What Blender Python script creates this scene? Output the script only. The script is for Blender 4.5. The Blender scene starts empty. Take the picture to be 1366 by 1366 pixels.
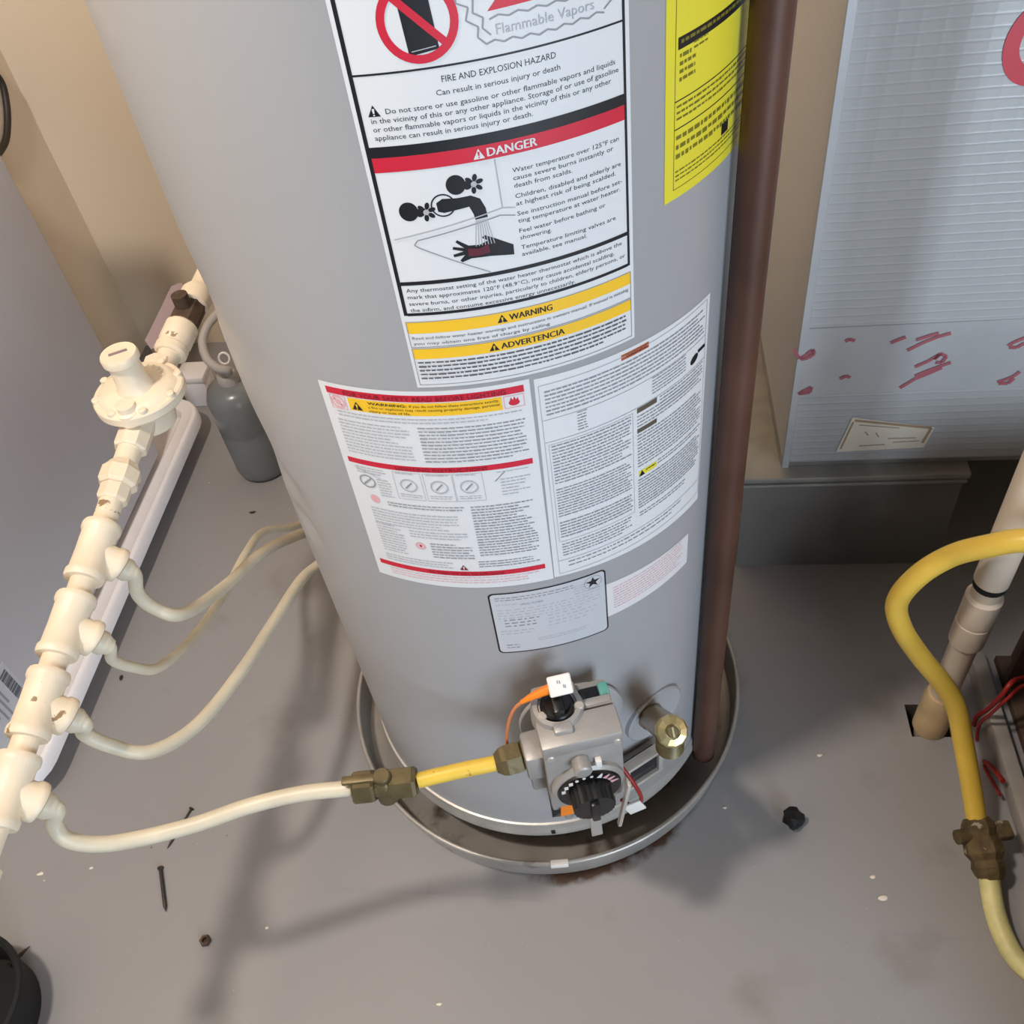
import bpy, bmesh, math, random
from mathutils import Vector, Matrix, Euler
random.seed(7)
D = bpy.data
SC = bpy.context.scene
COL = SC.collection
PI = math.pi

# ------------------------------------------------------------------ camera
FPX = 1253.27
CAM = Vector((0.0, -0.7396, 1.2005))
MROT = Matrix.Rotation(0.0061, 3, 'Z') @ Matrix.Rotation(0.7495, 3, 'X') @ Matrix.Rotation(-0.1618, 3, 'Z')
cd = D.cameras.new('camera')
cd.sensor_fit = 'HORIZONTAL'; cd.sensor_width = 36.0; cd.lens = FPX / 1366 * 36.0
cd.clip_start = 0.01
cam = D.objects.new('camera', cd); COL.objects.link(cam)
cam.matrix_world = Matrix.Translation(CAM) @ MROT.to_4x4()
SC.camera = cam

# ------------------------------------------------------------------ world, lamps, exposure
SC.view_settings.view_transform = 'Standard'
SC.view_settings.look = 'None'
SC.view_settings.gamma = 1.0
SC.view_settings.use_curve_mapping = False
SC.view_settings.exposure = 0.28
w = D.worlds.new('world'); SC.world = w; w.use_nodes = True
w.node_tree.nodes['Background'].inputs[0].default_value = (0.86, 0.93, 1.0, 1)
w.node_tree.nodes['Background'].inputs[1].default_value = 0.025

def light(name, kind, loc, energy, color, size=0.1, target=None, size_y=None):
    l = D.lights.new(name, kind); l.energy = energy; l.color = color
    if kind == 'POINT': l.shadow_soft_size = size
    if kind == 'AREA':
        l.size = size
        if size_y: l.shape = 'RECTANGLE'; l.size_y = size_y
    o = D.objects.new(name, l); COL.objects.link(o); o.location = loc
    if target is not None:
        o.rotation_euler = (Vector(target) - Vector(loc)).to_track_quat('-Z', 'Y').to_euler()
    return o
LAMP = (-0.71, -0.44, 2.30)
light('ceiling_lamp_offscreen', 'POINT', LAMP, 82, (1.0, 0.91, 0.81), 0.08)
light('doorway_front_offscreen', 'AREA', (1.0, -2.7, 1.02), 54, (0.70, 0.85, 1.0), 0.9, (0.15, 0.0, 1.02), 1.95)

# ------------------------------------------------------------------ coordinates
RH = 0.23                                  # radius of the heater jacket
ANG = math.radians(-10.5)                  # the room is turned against the line camera-heater
EX = Vector((math.cos(ANG), math.sin(ANG), 0)); EY = Vector((-math.sin(ANG), math.cos(ANG), 0))
def RM(X, Y, Z=0.0): return EX * X + EY * Y + Vector((0, 0, Z))
def ray(p): return MROT @ Vector(((p[0] - 683) / FPX, -(p[1] - 683) / FPX, -1.0))
def at(x, y, z=0.0):                       # photo pixel on the level z
    d = ray((x, y)); return CAM + d * ((z - CAM.z) / d.z)
def onp(x, y, q, n):                       # photo pixel on a plane
    d = ray((x, y)); return CAM + d * ((q - CAM).dot(n) / d.dot(n))
ROOM = Matrix.Rotation(ANG, 4, 'Z')

# ------------------------------------------------------------------ materials
def s2l(c): return tuple(((v / 255) / 12.92 if v / 255 <= 0.04045 else ((v / 255 + 0.055) / 1.055) ** 2.4) for v in c)
def mat(name, rgb, rough=0.5, metal=0.0, var=0.0, vscale=8.0, bump=0.0, bscale=60.0, spots=None, spec=None, coat=0.0, emit=None):
    m = D.materials.new(name); m.use_nodes = True
    nt = m.node_tree; N = nt.nodes; Lk = nt.links
    b = N['Principled BSDF']
    c = s2l(rgb)
    b.inputs['Base Color'].default_value = (*c, 1)
    b.inputs['Roughness'].default_value = rough
    b.inputs['Metallic'].default_value = metal
    if spec is not None: b.inputs['Specular IOR Level'].default_value = spec
    if coat: b.inputs['Coat Weight'].default_value = coat; b.inputs['Coat Roughness'].default_value = 0.15
    tc = None
    if var or bump or spots:
        tc = N.new('ShaderNodeTexCoord')
    col = None
    if var:
        n = N.new('ShaderNodeTexNoise'); n.inputs['Scale'].default_value = vscale; n.inputs['Detail'].default_value = 6
        Lk.new(tc.outputs['Object'], n.inputs['Vector'])
        r = N.new('ShaderNodeValToRGB')
        r.color_ramp.elements[0].position = 0.3; r.color_ramp.elements[1].position = 0.7
        r.color_ramp.elements[0].color = (*[v * (1 - var) for v in c], 1)
        r.color_ramp.elements[1].color = (*[min(1, v * (1 + var)) for v in c], 1)
        Lk.new(n.outputs['Fac'], r.inputs['Fac']); col = r.outputs['Color']
    if spots:                              # (rgb, scale, threshold): stains or chips
        for (srgb, sscale, th, soft) in spots:
            n = N.new('ShaderNodeTexNoise'); n.inputs['Scale'].default_value = sscale; n.inputs['Detail'].default_value = 4
            Lk.new(tc.outputs['Object'], n.inputs['Vector'])
            mr = N.new('ShaderNodeMapRange'); mr.inputs['From Min'].default_value = th; mr.inputs['From Max'].default_value = th + soft
            Lk.new(n.outputs['Fac'], mr.inputs['Value'])
            mx = N.new('ShaderNodeMixRGB'); mx.inputs['Color2'].default_value = (*s2l(srgb), 1)
            if col: Lk.new(col, mx.inputs['Color1'])
            else: mx.inputs['Color1'].default_value = (*c, 1)
            Lk.new(mr.outputs['Result'], mx.inputs['Fac']); col = mx.outputs['Color']
    if col: Lk.new(col, b.inputs['Base Color'])
    if bump:
        n = N.new('ShaderNodeTexNoise'); n.inputs['Scale'].default_value = bscale; n.inputs['Detail'].default_value = 5
        Lk.new(tc.outputs['Object'], n.inputs['Vector'])
        bp = N.new('ShaderNodeBump'); bp.inputs['Strength'].default_value = bump; bp.inputs['Distance'].default_value = 0.002
        Lk.new(n.outputs['Fac'], bp.inputs['Height']); Lk.new(bp.outputs['Normal'], b.inputs['Normal'])
    return m

M = {}
M['jacket'] = mat('heater_grey_enamel', (163, 162, 164), 0.33, 0, 0.02, 5)
M['trim'] = mat('galvanised_trim', (196, 190, 182), 0.4, 0.4, 0.12, 30, 0.15, 80)
M['dark_in'] = mat('raw_concrete_cavity', (112, 104, 96), 0.9, 0, 0.2, 20)
M['soot'] = mat('sooty_sheet_steel', (96, 92, 88), 0.7, 0.2, 0.2, 20)
M['pan'] = mat('aluminium_pan', (172, 166, 160), 0.4, 0.45, 0.18, 14, 0.1, 50, spots=[((88, 74, 60), 16, 0.60, 0.12)])
M['brown'] = mat('tarnished_copper', (86, 56, 44), 0.5, 0.2, 0.28, 9, 0.1, 60)
M['foil'] = None
M['washer'] = mat('cabinet_grey', (190, 186, 190), 0.45, 0, 0.03, 4)
M['tray'] = mat('white_plastic_tray', (244, 238, 238), 0.45, 0, 0.03, 20)
M['cream'] = mat('cream_paint', (234, 218, 194), 0.42, 0, 0.05, 30, 0.25, 70)
M['cream_worn'] = mat('worn_cream_paint', (232, 215, 190), 0.45, 0, 0.05, 30, 0.35, 90, spots=[((148, 118, 86), 60, 0.655, 0.03)])
M['hose'] = mat('cream_coated_hose', (214, 204, 182), 0.42, 0, 0.08, 25, 0.12, 80)
M['yellow'] = mat('yellow_coated_hose', (226, 190, 74), 0.42, 0, 0.1, 30, 0.1, 60, spots=[((150, 104, 48), 70, 0.64, 0.05)])
M['yellow2'] = mat('golden_coated_hose', (214, 178, 72), 0.36, 0, 0.12, 14, 0.05, 60)
M['paleyellow'] = mat('scuffed_yellow_hose', (206, 198, 138), 0.5, 0, 0.15, 40, 0.25, 120)
M['brass'] = mat('dull_brass', (104, 92, 64), 0.45, 0.45, 0.25, 50, 0.25, 120)
M['brass_bright'] = mat('bright_brass', (206, 190, 140), 0.3, 0.8, 0.1, 40)
M['bronze'] = mat('bronze_barrel', (156, 140, 116), 0.36, 0.75, 0.1, 40)
M['corroded'] = mat('corroded_brass', (96, 80, 54), 0.8, 0.3, 0.45, 60, 0.9, 140, spots=[((170, 160, 140), 50, 0.62, 0.06)])
M['valve'] = mat('cast_aluminium', (164, 160, 157), 0.43, 0.3, 0.06, 40, 0.12, 160)
M['valve_top'] = M['valve']
M['valve_front'] = M['valve']
M['black'] = mat('black_plastic', (18, 18, 22), 0.32)
M['blackmatt'] = mat('black_rubber', (12, 12, 12), 0.75)
M['white'] = mat('white_plastic', (232, 226, 220), 0.5)
M['orange'] = mat('orange_sleeve', (242, 130, 22), 0.5)
M['copperwire'] = mat('copper_coloured_wire', (220, 132, 84), 0.45, 0.2)
M['redwire'] = mat('red_wire', (150, 32, 28), 0.45)
M['teal'] = mat('teal_button', (92, 160, 154), 0.5)
M['glass'] = mat('dark_sight_glass', (26, 25, 34), 0.12)
M['wall'] = mat('beige_wall_paint', (230, 212, 188), 0.75, 0, 0.03, 3, 0.05, 120)
M['greycan'] = mat('dark_grey_plastic', (118, 121, 122), 0.25, 0, 0.08, 6)
M['greyhose'] = mat('pale_grey_hose', (176, 168, 162), 0.5)
M['platform'] = mat('dusty_grey_sheet_metal', (134, 130, 126), 0.65, 0.2, 0.12, 7)
M['ledge'] = mat('bright_sheet_metal_edge', (168, 166, 160), 0.45, 0.4, 0.15, 20)
M['furnace'] = mat('dusty_brown_furnace', (84, 66, 54), 0.8, 0, 0.3, 9)
M['rail'] = mat('pale_grey_rail', (158, 150, 144), 0.6, 0, 0.2, 18)
M['pvc'] = mat('dirty_white_pvc', (206, 190, 172), 0.4, 0, 0.08, 16)
M['pvcfit'] = mat('yellowed_pvc', (196, 170, 130), 0.5, 0, 0.2, 20)
M['purple'] = mat('grey_mauve_handle', (140, 122, 126), 0.5)
M['iron'] = mat('rusty_iron', (86, 68, 54), 0.7, 0.3, 0.4, 60, 0.4, 120)
M['nail'] = mat('dark_steel_nail', (70, 62, 56), 0.5, 0.6, 0.3, 90)
M['cable'] = mat('dark_brown_cable', (44, 36, 30), 0.5)
# print colours
M['p_white'] = mat('label_white', (222, 222, 224), 0.5)
M['p_offwhite'] = mat('label_grey_film', (196, 197, 203), 0.4)
M['p_black'] = mat('print_black', (20, 20, 26), 0.5)
M['p_grey'] = mat('print_grey', (146, 146, 152), 0.5)
M['p_dgrey'] = mat('print_dark_grey', (92, 92, 98), 0.5)
M['p_lgrey'] = mat('print_light_grey', (178, 178, 184), 0.5)
M['p_red'] = mat('print_red', (204, 30, 56), 0.5)
M['p_dred'] = mat('print_dark_red', (120, 14, 34), 0.5)
M['p_pink'] = mat('print_pink', (226, 170, 176), 0.5)
M['p_yellow'] = mat('print_amber', (246, 194, 40), 0.5)
M['p_lemon'] = mat('print_lemon', (226, 212, 56), 0.5)
M['p_olive'] = mat('print_olive', (120, 112, 30), 0.5)
M['p_cream'] = mat('label_cream', (232, 222, 206), 0.55)
M['p_brown'] = mat('print_brown', (178, 92, 44), 0.5)
M['p_maroon'] = mat('print_maroon', (92, 26, 44), 0.5)

def foil():
    m = mat('scrim_foil', (206, 207, 208), 0.42, 0.2)
    nt = m.node_tree; N = nt.nodes; Lk = nt.links; b = N['Principled BSDF']
    tc = N.new('ShaderNodeTexCoord')
    def wave(direction, scale, dist):
        wv = N.new('ShaderNodeTexWave'); wv.wave_type = 'BANDS'; wv.bands_direction = direction; wv.wave_profile = 'SIN'
        wv.inputs['Scale'].default_value = scale; wv.inputs['Distortion'].default_value = dist
        wv.inputs['Detail'].default_value = 2; wv.inputs['Detail Scale'].default_value = 1.5
        Lk.new(tc.outputs['Object'], wv.inputs['Vector']); return wv
    a = wave('Z', 27, 0.5); c = wave('X', 14, 0.4)
    pa = N.new('ShaderNodeMath'); pa.operation = 'POWER'; pa.inputs[1].default_value = 12; Lk.new(a.outputs['Fac'], pa.inputs[0])
    pc = N.new('ShaderNodeMath'); pc.operation = 'POWER'; pc.inputs[1].default_value = 8; Lk.new(c.outputs['Fac'], pc.inputs[0])
    mu = N.new('ShaderNodeMath'); mu.operation = 'MULTIPLY'; mu.inputs[1].default_value = 0.35; Lk.new(pc.outputs[0], mu.inputs[0])
    ad = N.new('ShaderNodeMath'); ad.operation = 'ADD'; Lk.new(pa.outputs[0], ad.inputs[0]); Lk.new(mu.outputs[0], ad.inputs[1])
    nz = N.new('ShaderNodeTexNoise'); nz.inputs['Scale'].default_value = 9; nz.inputs['Detail'].default_value = 4
    Lk.new(tc.outputs['Object'], nz.inputs['Vector'])
    m2 = N.new('ShaderNodeMath'); m2.operation = 'MULTIPLY_ADD'; m2.inputs[1].default_value = 0.8
    Lk.new(nz.outputs['Fac'], m2.inputs[0]); Lk.new(ad.outputs[0], m2.inputs[2])
    bp = N.new('ShaderNodeBump'); bp.inputs['Strength'].default_value = 0.2; bp.inputs['Distance'].default_value = 0.002
    Lk.new(m2.outputs[0], bp.inputs['Height']); Lk.new(bp.outputs['Normal'], b.inputs['Normal'])
    return m
M['foil'] = foil()
M['tape'] = mat('foil_tape', (192, 192, 194), 0.42, 0.2, 0.04, 12, 0.35, 25)

def floor_mat():
    m = mat('grey_floor_paint', (150, 146, 146), 0.5, 0, 0.05, 3.0, 0.12, 40,
            spots=[((132, 126, 122), 6, 0.60, 0.15), ((200, 196, 190), 95, 0.74, 0.02), ((96, 88, 82), 70, 0.745, 0.03)])
    nt = m.node_tree; N = nt.nodes; Lk = nt.links; b = N['Principled BSDF']
    # rust that has crept out from under the drain pan
    src = b.inputs['Base Color'].links[0].from_socket
    geo = N.new('ShaderNodeNewGeometry'); nz = N.new('ShaderNodeTexNoise'); nz.inputs['Scale'].default_value = 30; nz.inputs['Detail'].default_value = 6
    Lk.new(geo.outputs['Position'], nz.inputs['Vector'])
    sub = N.new('ShaderNodeVectorMath'); sub.operation = 'DISTANCE'; sub.inputs[1].default_value = (0.003, 0, 0)
    Lk.new(geo.outputs['Position'], sub.inputs[0])
    rg = N.new('ShaderNodeMapRange'); rg.inputs['From Min'].default_value = 0.292; rg.inputs['From Max'].default_value = 0.262
    Lk.new(sub.outputs['Value'], rg.inputs['Value'])
    ds = N.new('ShaderNodeVectorMath'); ds.operation = 'DISTANCE'; ds.inputs[1].default_value = (0.06, -0.28, 0)
    Lk.new(geo.outputs['Position'], ds.inputs[0])
    fr = N.new('ShaderNodeMapRange'); fr.inputs['From Min'].default_value = 0.20; fr.inputs['From Max'].default_value = 0.06
    Lk.new(ds.outputs['Value'], fr.inputs['Value'])
    m1 = N.new('ShaderNodeMath'); m1.operation = 'MULTIPLY'; Lk.new(rg.outputs['Result'], m1.inputs[0]); Lk.new(fr.outputs['Result'], m1.inputs[1])
    m2 = N.new('ShaderNodeMath'); m2.operation = 'MULTIPLY'; Lk.new(m1.outputs[0], m2.inputs[0]); Lk.new(nz.outputs['Fac'], m2.inputs[1])
    m3 = N.new('ShaderNodeMapRange'); m3.inputs['From Min'].default_value = 0.20; m3.inputs['From Max'].default_value = 0.36
    Lk.new(m2.outputs[0], m3.inputs['Value'])
    mx = N.new('ShaderNodeMixRGB'); mx.inputs['Color2'].default_value = (*s2l((78, 54, 38)), 1)
    Lk.new(src, mx.inputs['Color1']); Lk.new(m3.outputs['Result'], mx.inputs['Fac']); src = mx.outputs['Color']
    Lk.new(src, b.inputs['Base Color'])
    return m
M['floor'] = floor_mat()

# ------------------------------------------------------------------ mesh helpers
class MB:
    def __init__(s): s.b = bmesh.new()
    def _t(s, geom, mtx):
        bmesh.ops.transform(s.b, matrix=mtx, verts=[g for g in geom if isinstance(g, bmesh.types.BMVert)])
    def box(s, c, size, rot=None, bev=0.0, seg=2):
        r = bmesh.ops.create_cube(s.b, size=1.0)
        vs = r['verts']
        bmesh.ops.scale(s.b, vec=Vector(size), verts=vs)
        if bev:
            es = list({e for v in vs for e in v.link_edges})
            q = bmesh.ops.bevel(s.b, geom=es, offset=bev, segments=seg, profile=0.5, affect='EDGES')
            vs = list({v for f in q['faces'] for v in f.verts} | {v for v in vs if v.is_valid})
        mtx = Matrix.Translation(Vector(c)) @ (rot.to_4x4() if rot else Matrix())
        bmesh.ops.transform(s.b, matrix=mtx, verts=vs)
        return s
    def lathe(s, prof, mtx=None, n=24, caps=True):
        mtx = mtx or Matrix()
        rings = []
        for (r, z) in prof:
            rings.append([s.b.verts.new(mtx @ Vector((max(r, 1e-5) * math.cos(2 * PI * i / n), max(r, 1e-5) * math.sin(2 * PI * i / n), z))) for i in range(n)])
        for a, b in zip(rings, rings[1:]):
            for i in range(n):
                j = (i + 1) % n; s.b.faces.new((a[i], a[j], b[j], b[i]))
        if caps:
            s.b.faces.new(list(reversed(rings[0]))); s.b.faces.new(rings[-1])
        return s
    def cyl(s, p0, p1, r0, r1=None, n=20, bev=0.0):
        p0 = Vector(p0); p1 = Vector(p1); d = p1 - p0; L = d.length
        r1 = r0 if r1 is None else r1
        mtx = Matrix.Translation(p0) @ d.to_track_quat('Z', 'Y').to_matrix().to_4x4()
        pr = [(r0, 0), (r1, L)] if not bev else [(r0 - bev, 0), (r0, bev), (r1, L - bev), (r1 - bev, L)]
        return s.lathe(pr, mtx, n)
    def tube(s, pts, r, n=12, radii=None, caps=True):
        pts = [Vector(p) for p in pts]
        rings = []; up = None
        for i, p in enumerate(pts):
            t = (pts[min(i + 1, len(pts) - 1)] - pts[max(i - 1, 0)]).normalized()
            if up is None: up = t.orthogonal().normalized()
            up = (up - t * up.dot(t)).normalized(); sd = t.cross(up)
            rr = radii[i] if radii else r
            rings.append([s.b.verts.new(p + (up * math.cos(2 * PI * k / n) + sd * math.sin(2 * PI * k / n)) * rr) for k in range(n)])
        for a, b in zip(rings, rings[1:]):
            for i in range(n):
                j = (i + 1) % n; s.b.faces.new((a[i], a[j], b[j], b[i]))
        if caps:
            s.b.faces.new(list(reversed(rings[0]))); s.b.faces.new(rings[-1])
        return s
    def prism(s, poly, mtx, d):
        lo = [s.b.verts.new(mtx @ Vector((x, y, 0))) for x, y in poly]
        hi = [s.b.verts.new(mtx @ Vector((x, y, d))) for x, y in poly]
        n = len(poly)
        s.b.faces.new(list(reversed(lo))); s.b.faces.new(hi)
        for i in range(n):
            j = (i + 1) % n; s.b.faces.new((lo[i], lo[j], hi[j], hi[i]))
        return s
    def quad(s, *pts):
        s.b.faces.new([s.b.verts.new(Vector(p)) for p in pts]); return s
    def build(s, name, m, parent=None, smooth=True, angle=38, mtx=None):
        bmesh.ops.recalc_face_normals(s.b, faces=s.b.faces)
        me = D.meshes.new(name); s.b.to_mesh(me); s.b.free()
        me.materials.append(m)
        if smooth:
            for p in me.polygons: p.use_smooth = True
            me.set_sharp_from_angle(angle=math.radians(angle))
        return link(name, me, parent, mtx)
def link(name, me, parent=None, mtx=None):
    o = D.objects.new(name, me); COL.objects.link(o)
    if mtx is not None: o.matrix_world = mtx
    if parent is not None:
        o.parent = parent
        o.matrix_parent_inverse = WM[parent.name].inverted()
    WM[o.name] = (mtx.copy() if mtx is not None else Matrix())
    return o
WM = {}
def tag(o, label, cat=None, group=None, kind=None):
    if label: o['label'] = label
    if cat: o['category'] = cat
    if group: o['group'] = group
    if kind: o['kind'] = kind
    return o
def thing(name, loc, label, cat, group=None):
    o = D.objects.new(name, None); COL.objects.link(o); o.empty_display_size = 0.05
    o.location = loc; WM[o.name] = Matrix.Translation(Vector(loc))
    return tag(o, label, cat, group)
def smoothpath(pts, sub=8):
    P = [Vector(p) for p in pts]; P = [P[0] * 2 - P[1]] + P + [P[-1] * 2 - P[-2]]
    out = []
    for i in range(1, len(P) - 2):
        a, b, c, d = P[i - 1], P[i], P[i + 1], P[i + 2]
        for k in range(sub):
            t = k / sub
            out.append(0.5 * ((2 * b) + (c - a) * t + (2 * a - 5 * b + 4 * c - d) * t * t + (3 * b - a - 3 * c + d) * t ** 3))
    out.append(P[-2]); return out
def frame(o, z, x=None):                   # matrix at o, local Z along z
    z = Vector(z).normalized()
    if x is None: return Matrix.Translation(Vector(o)) @ z.to_track_quat('Z', 'Y').to_matrix().to_4x4()
    x = Vector(x); x = (x - z * x.dot(z)).normalized(); y = z.cross(x)
    m = Matrix((x, y, z)).transposed().to_4x4(); m.translation = Vector(o); return m

# ================================================================== THE SETTING
# floor with a square hole where the white drain pipe goes down
hole = at(1238, 962); HX = hole.dot(EX); HY = hole.dot(EY)
hx0, hx1, hy0, hy1 = HX - 0.026, HX + 0.034, HY - 0.024, HY + 0.026
fb = MB()
for (a, b, c, d) in ((-0.94, hx0, -1.8, 0.90), (hx1, 1.7, -1.8, 0.90), (hx0, hx1, -1.8, hy0), (hx0, hx1, hy1, 0.90)):
    fb.quad(RM(a, c), RM(b, c), RM(b, d), RM(a, d))
floor = fb.build('floor', M['floor'], smooth=False)
tag(floor, 'grey painted concrete floor, scuffed and speckled', kind='structure')
pb = MB()
zz = -0.30
cs = [(hx0, hy0), (hx1, hy0), (hx1, hy1), (hx0, hy1)]
for i in range(4):
    a, b = cs[i], cs[(i + 1) % 4]
    pb.quad(RM(*a, 0), RM(*b, 0), RM(*b, zz), RM(*a, zz))
pb.quad(*[RM(*c, zz) for c in cs])
pb.build('floor_hole', M['dark_in'], floor, smooth=False)
# two hairline cracks in the floor paint
for pts in ([(438, 1186), (520, 1190), (580, 1192), (650, 1196), (720, 1201)], [(573, 1176), (572, 1194)], [(1178, 1244), (1230, 1250), (1275, 1253), (1322, 1254)]):
    cb = MB(); q = [at(x, y, 0.0004) for x, y in pts]
    for a, b in zip(q, q[1:]):
        t = (b - a).normalized(); n = Vector((-t.y, t.x, 0)) * 0.0007
        cb.quad(a - n, b - n, b + n, a + n)
    cb.build('crack', M['p_grey'], floor, smooth=False)

def wallbox(name, x0, x1, y0, y1, z0, z1, m, label):
    b = MB(); b.box(((x0 + x1) / 2, (y0 + y1) / 2, (z0 + z1) / 2), (x1 - x0, y1 - y0, z1 - z0))
    o = b.build(name, m, smooth=False, mtx=ROOM.copy()); return tag(o, label, kind='structure')
wallbox('wall_back', -0.94, 1.7, 0.90, 1.0, 0, 2.4, M['wall'], 'beige painted wall behind the water heater')
wallbox('wall_left', -1.04, -0.94, -1.8, 1.0, 0, 2.4, M['wall'], 'beige painted side wall behind the grey cabinet')
wallbox('wall_right', 1.7, 1.8, -1.8, 1.0, 0, 2.4, M['wall'], 'beige painted side wall behind the furnace')

# ================================================================== WATER HEATER
heater = thing('water_heater', (0, 0, 0), 'tall grey cylindrical gas water heater covered in warning labels', 'water heater')
def cylp(deg, z, r=RH):
    a = math.radians(deg); return Vector((r * math.sin(a), -r * math.cos(a), z))
def cylpx(x, y):
    d = ray((x, y)); A = d.x ** 2 + d.y ** 2; b = d.x * CAM.x + d.y * CAM.y; c = CAM.x ** 2 + CAM.y ** 2 - RH * RH
    t = (-b - math.sqrt(max(b * b - A * c, 0))) / A; p = CAM + d * t
    return math.degrees(math.atan2(p.x, -p.y)), p.z
Z0, Z1 = 0.062, 1.52
dents = [(-66, 0.60, 10, 0.022, 0.007), (-61, 0.555, 6, 0.015, 0.006), (-76, 0.645, 9, 0.022, 0.005), (-78, 0.80, 14, 0.03, 0.0035), (-66, 0.775, 14, 0.012, 0.002)]
def jr(deg, z):
    r = RH
    for (a, zc, sa, sz, d) in dents:
        r -= d * math.exp(-((deg - a) / sa) ** 2 - ((z - zc) / sz) ** 2)
    return r
jb = MB(); NA, NZ = 200, 170
DZ_ = (Z1 - Z0) / NZ                        # the burner opening follows the grid of the jacket
OD0, OD1 = -180 + 1.8 * 98, -180 + 1.8 * 109; OZ0, OZ1 = Z0 + 4 * DZ_, Z0 + 20 * DZ_
rings = []
for k in range(NZ + 1):
    z = Z0 + (Z1 - Z0) * k / NZ
    rings.append([jb.b.verts.new(cylp(-180 + 360 * i / NA, z, jr(-180 + 360 * i / NA, z))) for i in range(NA)])
for a, b in zip(rings, rings[1:]):
    for i in range(NA):
        j = (i + 1) % NA
        dm = -180 + 360 * (i + 0.5) / NA; zm = (a[i].co.z + b[i].co.z) / 2
        if OD0 < dm < OD1 and OZ0 < zm < OZ1: continue
        jb.b.faces.new((a[i], a[j], b[j], b[i]))
jb.build('jacket', M['jacket'], heater)
MB().lathe([(0.0, 1.535), (0.19, 1.535), (0.225, 1.53), (0.232, 1.518), (0.2305, 1.505)], n=72, caps=False).build('top_cover', M['jacket'], heater)
MB().cyl((0, 0, 1.533), (0, 0, 1.72), 0.045).build('flue_collar', M['trim'], heater)
MB().lathe([(0.2285, 0.083), (0.2325, 0.082), (0.2335, 0.076), (0.2325, 0.070), (0.2345, 0.066), (0.2345, 0.056), (0.231, 0.053), (0.226, 0.056), (0.226, 0.083)], n=120, caps=False).build('base_ring', M['trim'], heater)
MB().lathe([(0.0, 0.060), (0.226, 0.060), (0.226, 0.064), (0.0, 0.064)], n=72).build('base_plate', M['soot'], heater)
for a in (0, 120, 240):
    p = cylp(a + 180, 0, 0.16); MB().cyl((p.x, p.y, 0.0045), (p.x, p.y, 0.0605), 0.02).build('leg', M['iron'], heater)
MB().box(cylp(-4, 0.0655, 0.2348), (0.005, 0.003, 0.005)).build('ring_rivet', M['blackmatt'], heater)

# ---------------- printed labels on the jacket: drawn flat in mm (arc, height), then wrapped round the cylinder
_fm = {}
def glyphs(txt):
    if txt in _fm: return _fm[txt]
    cu = D.curves.new('t', 'FONT'); cu.body = txt; cu.size = 1.0; cu.resolution_u = 2; cu.fill_mode = 'FRONT'
    ob = D.objects.new('t', cu)
    me = D.meshes.new_from_object(ob)
    vs = [(v.co.x, v.co.y) for v in me.vertices]; fs = [tuple(p.vertices) for p in me.polygons]
    D.objects.remove(ob); D.meshes.remove(me); D.curves.remove(cu)
    x0 = min(v[0] for v in vs); x1 = max(v[0] for v in vs)
    _fm[txt] = (vs, fs, x0, x1); return _fm[txt]
def islands(b):
    b.verts.index_update(); b.faces.index_update(); seen = set(); out = []
    for f in b.faces:
        if f.index in seen: continue
        st = [f]; seen.add(f.index); cur = []
        while st:
            g = st.pop(); cur.append(g)
            for e in g.edges:
                for h in e.link_faces:
                    if h.index not in seen: seen.add(h.index); st.append(h)
        out.append(cur)
    return out
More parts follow.
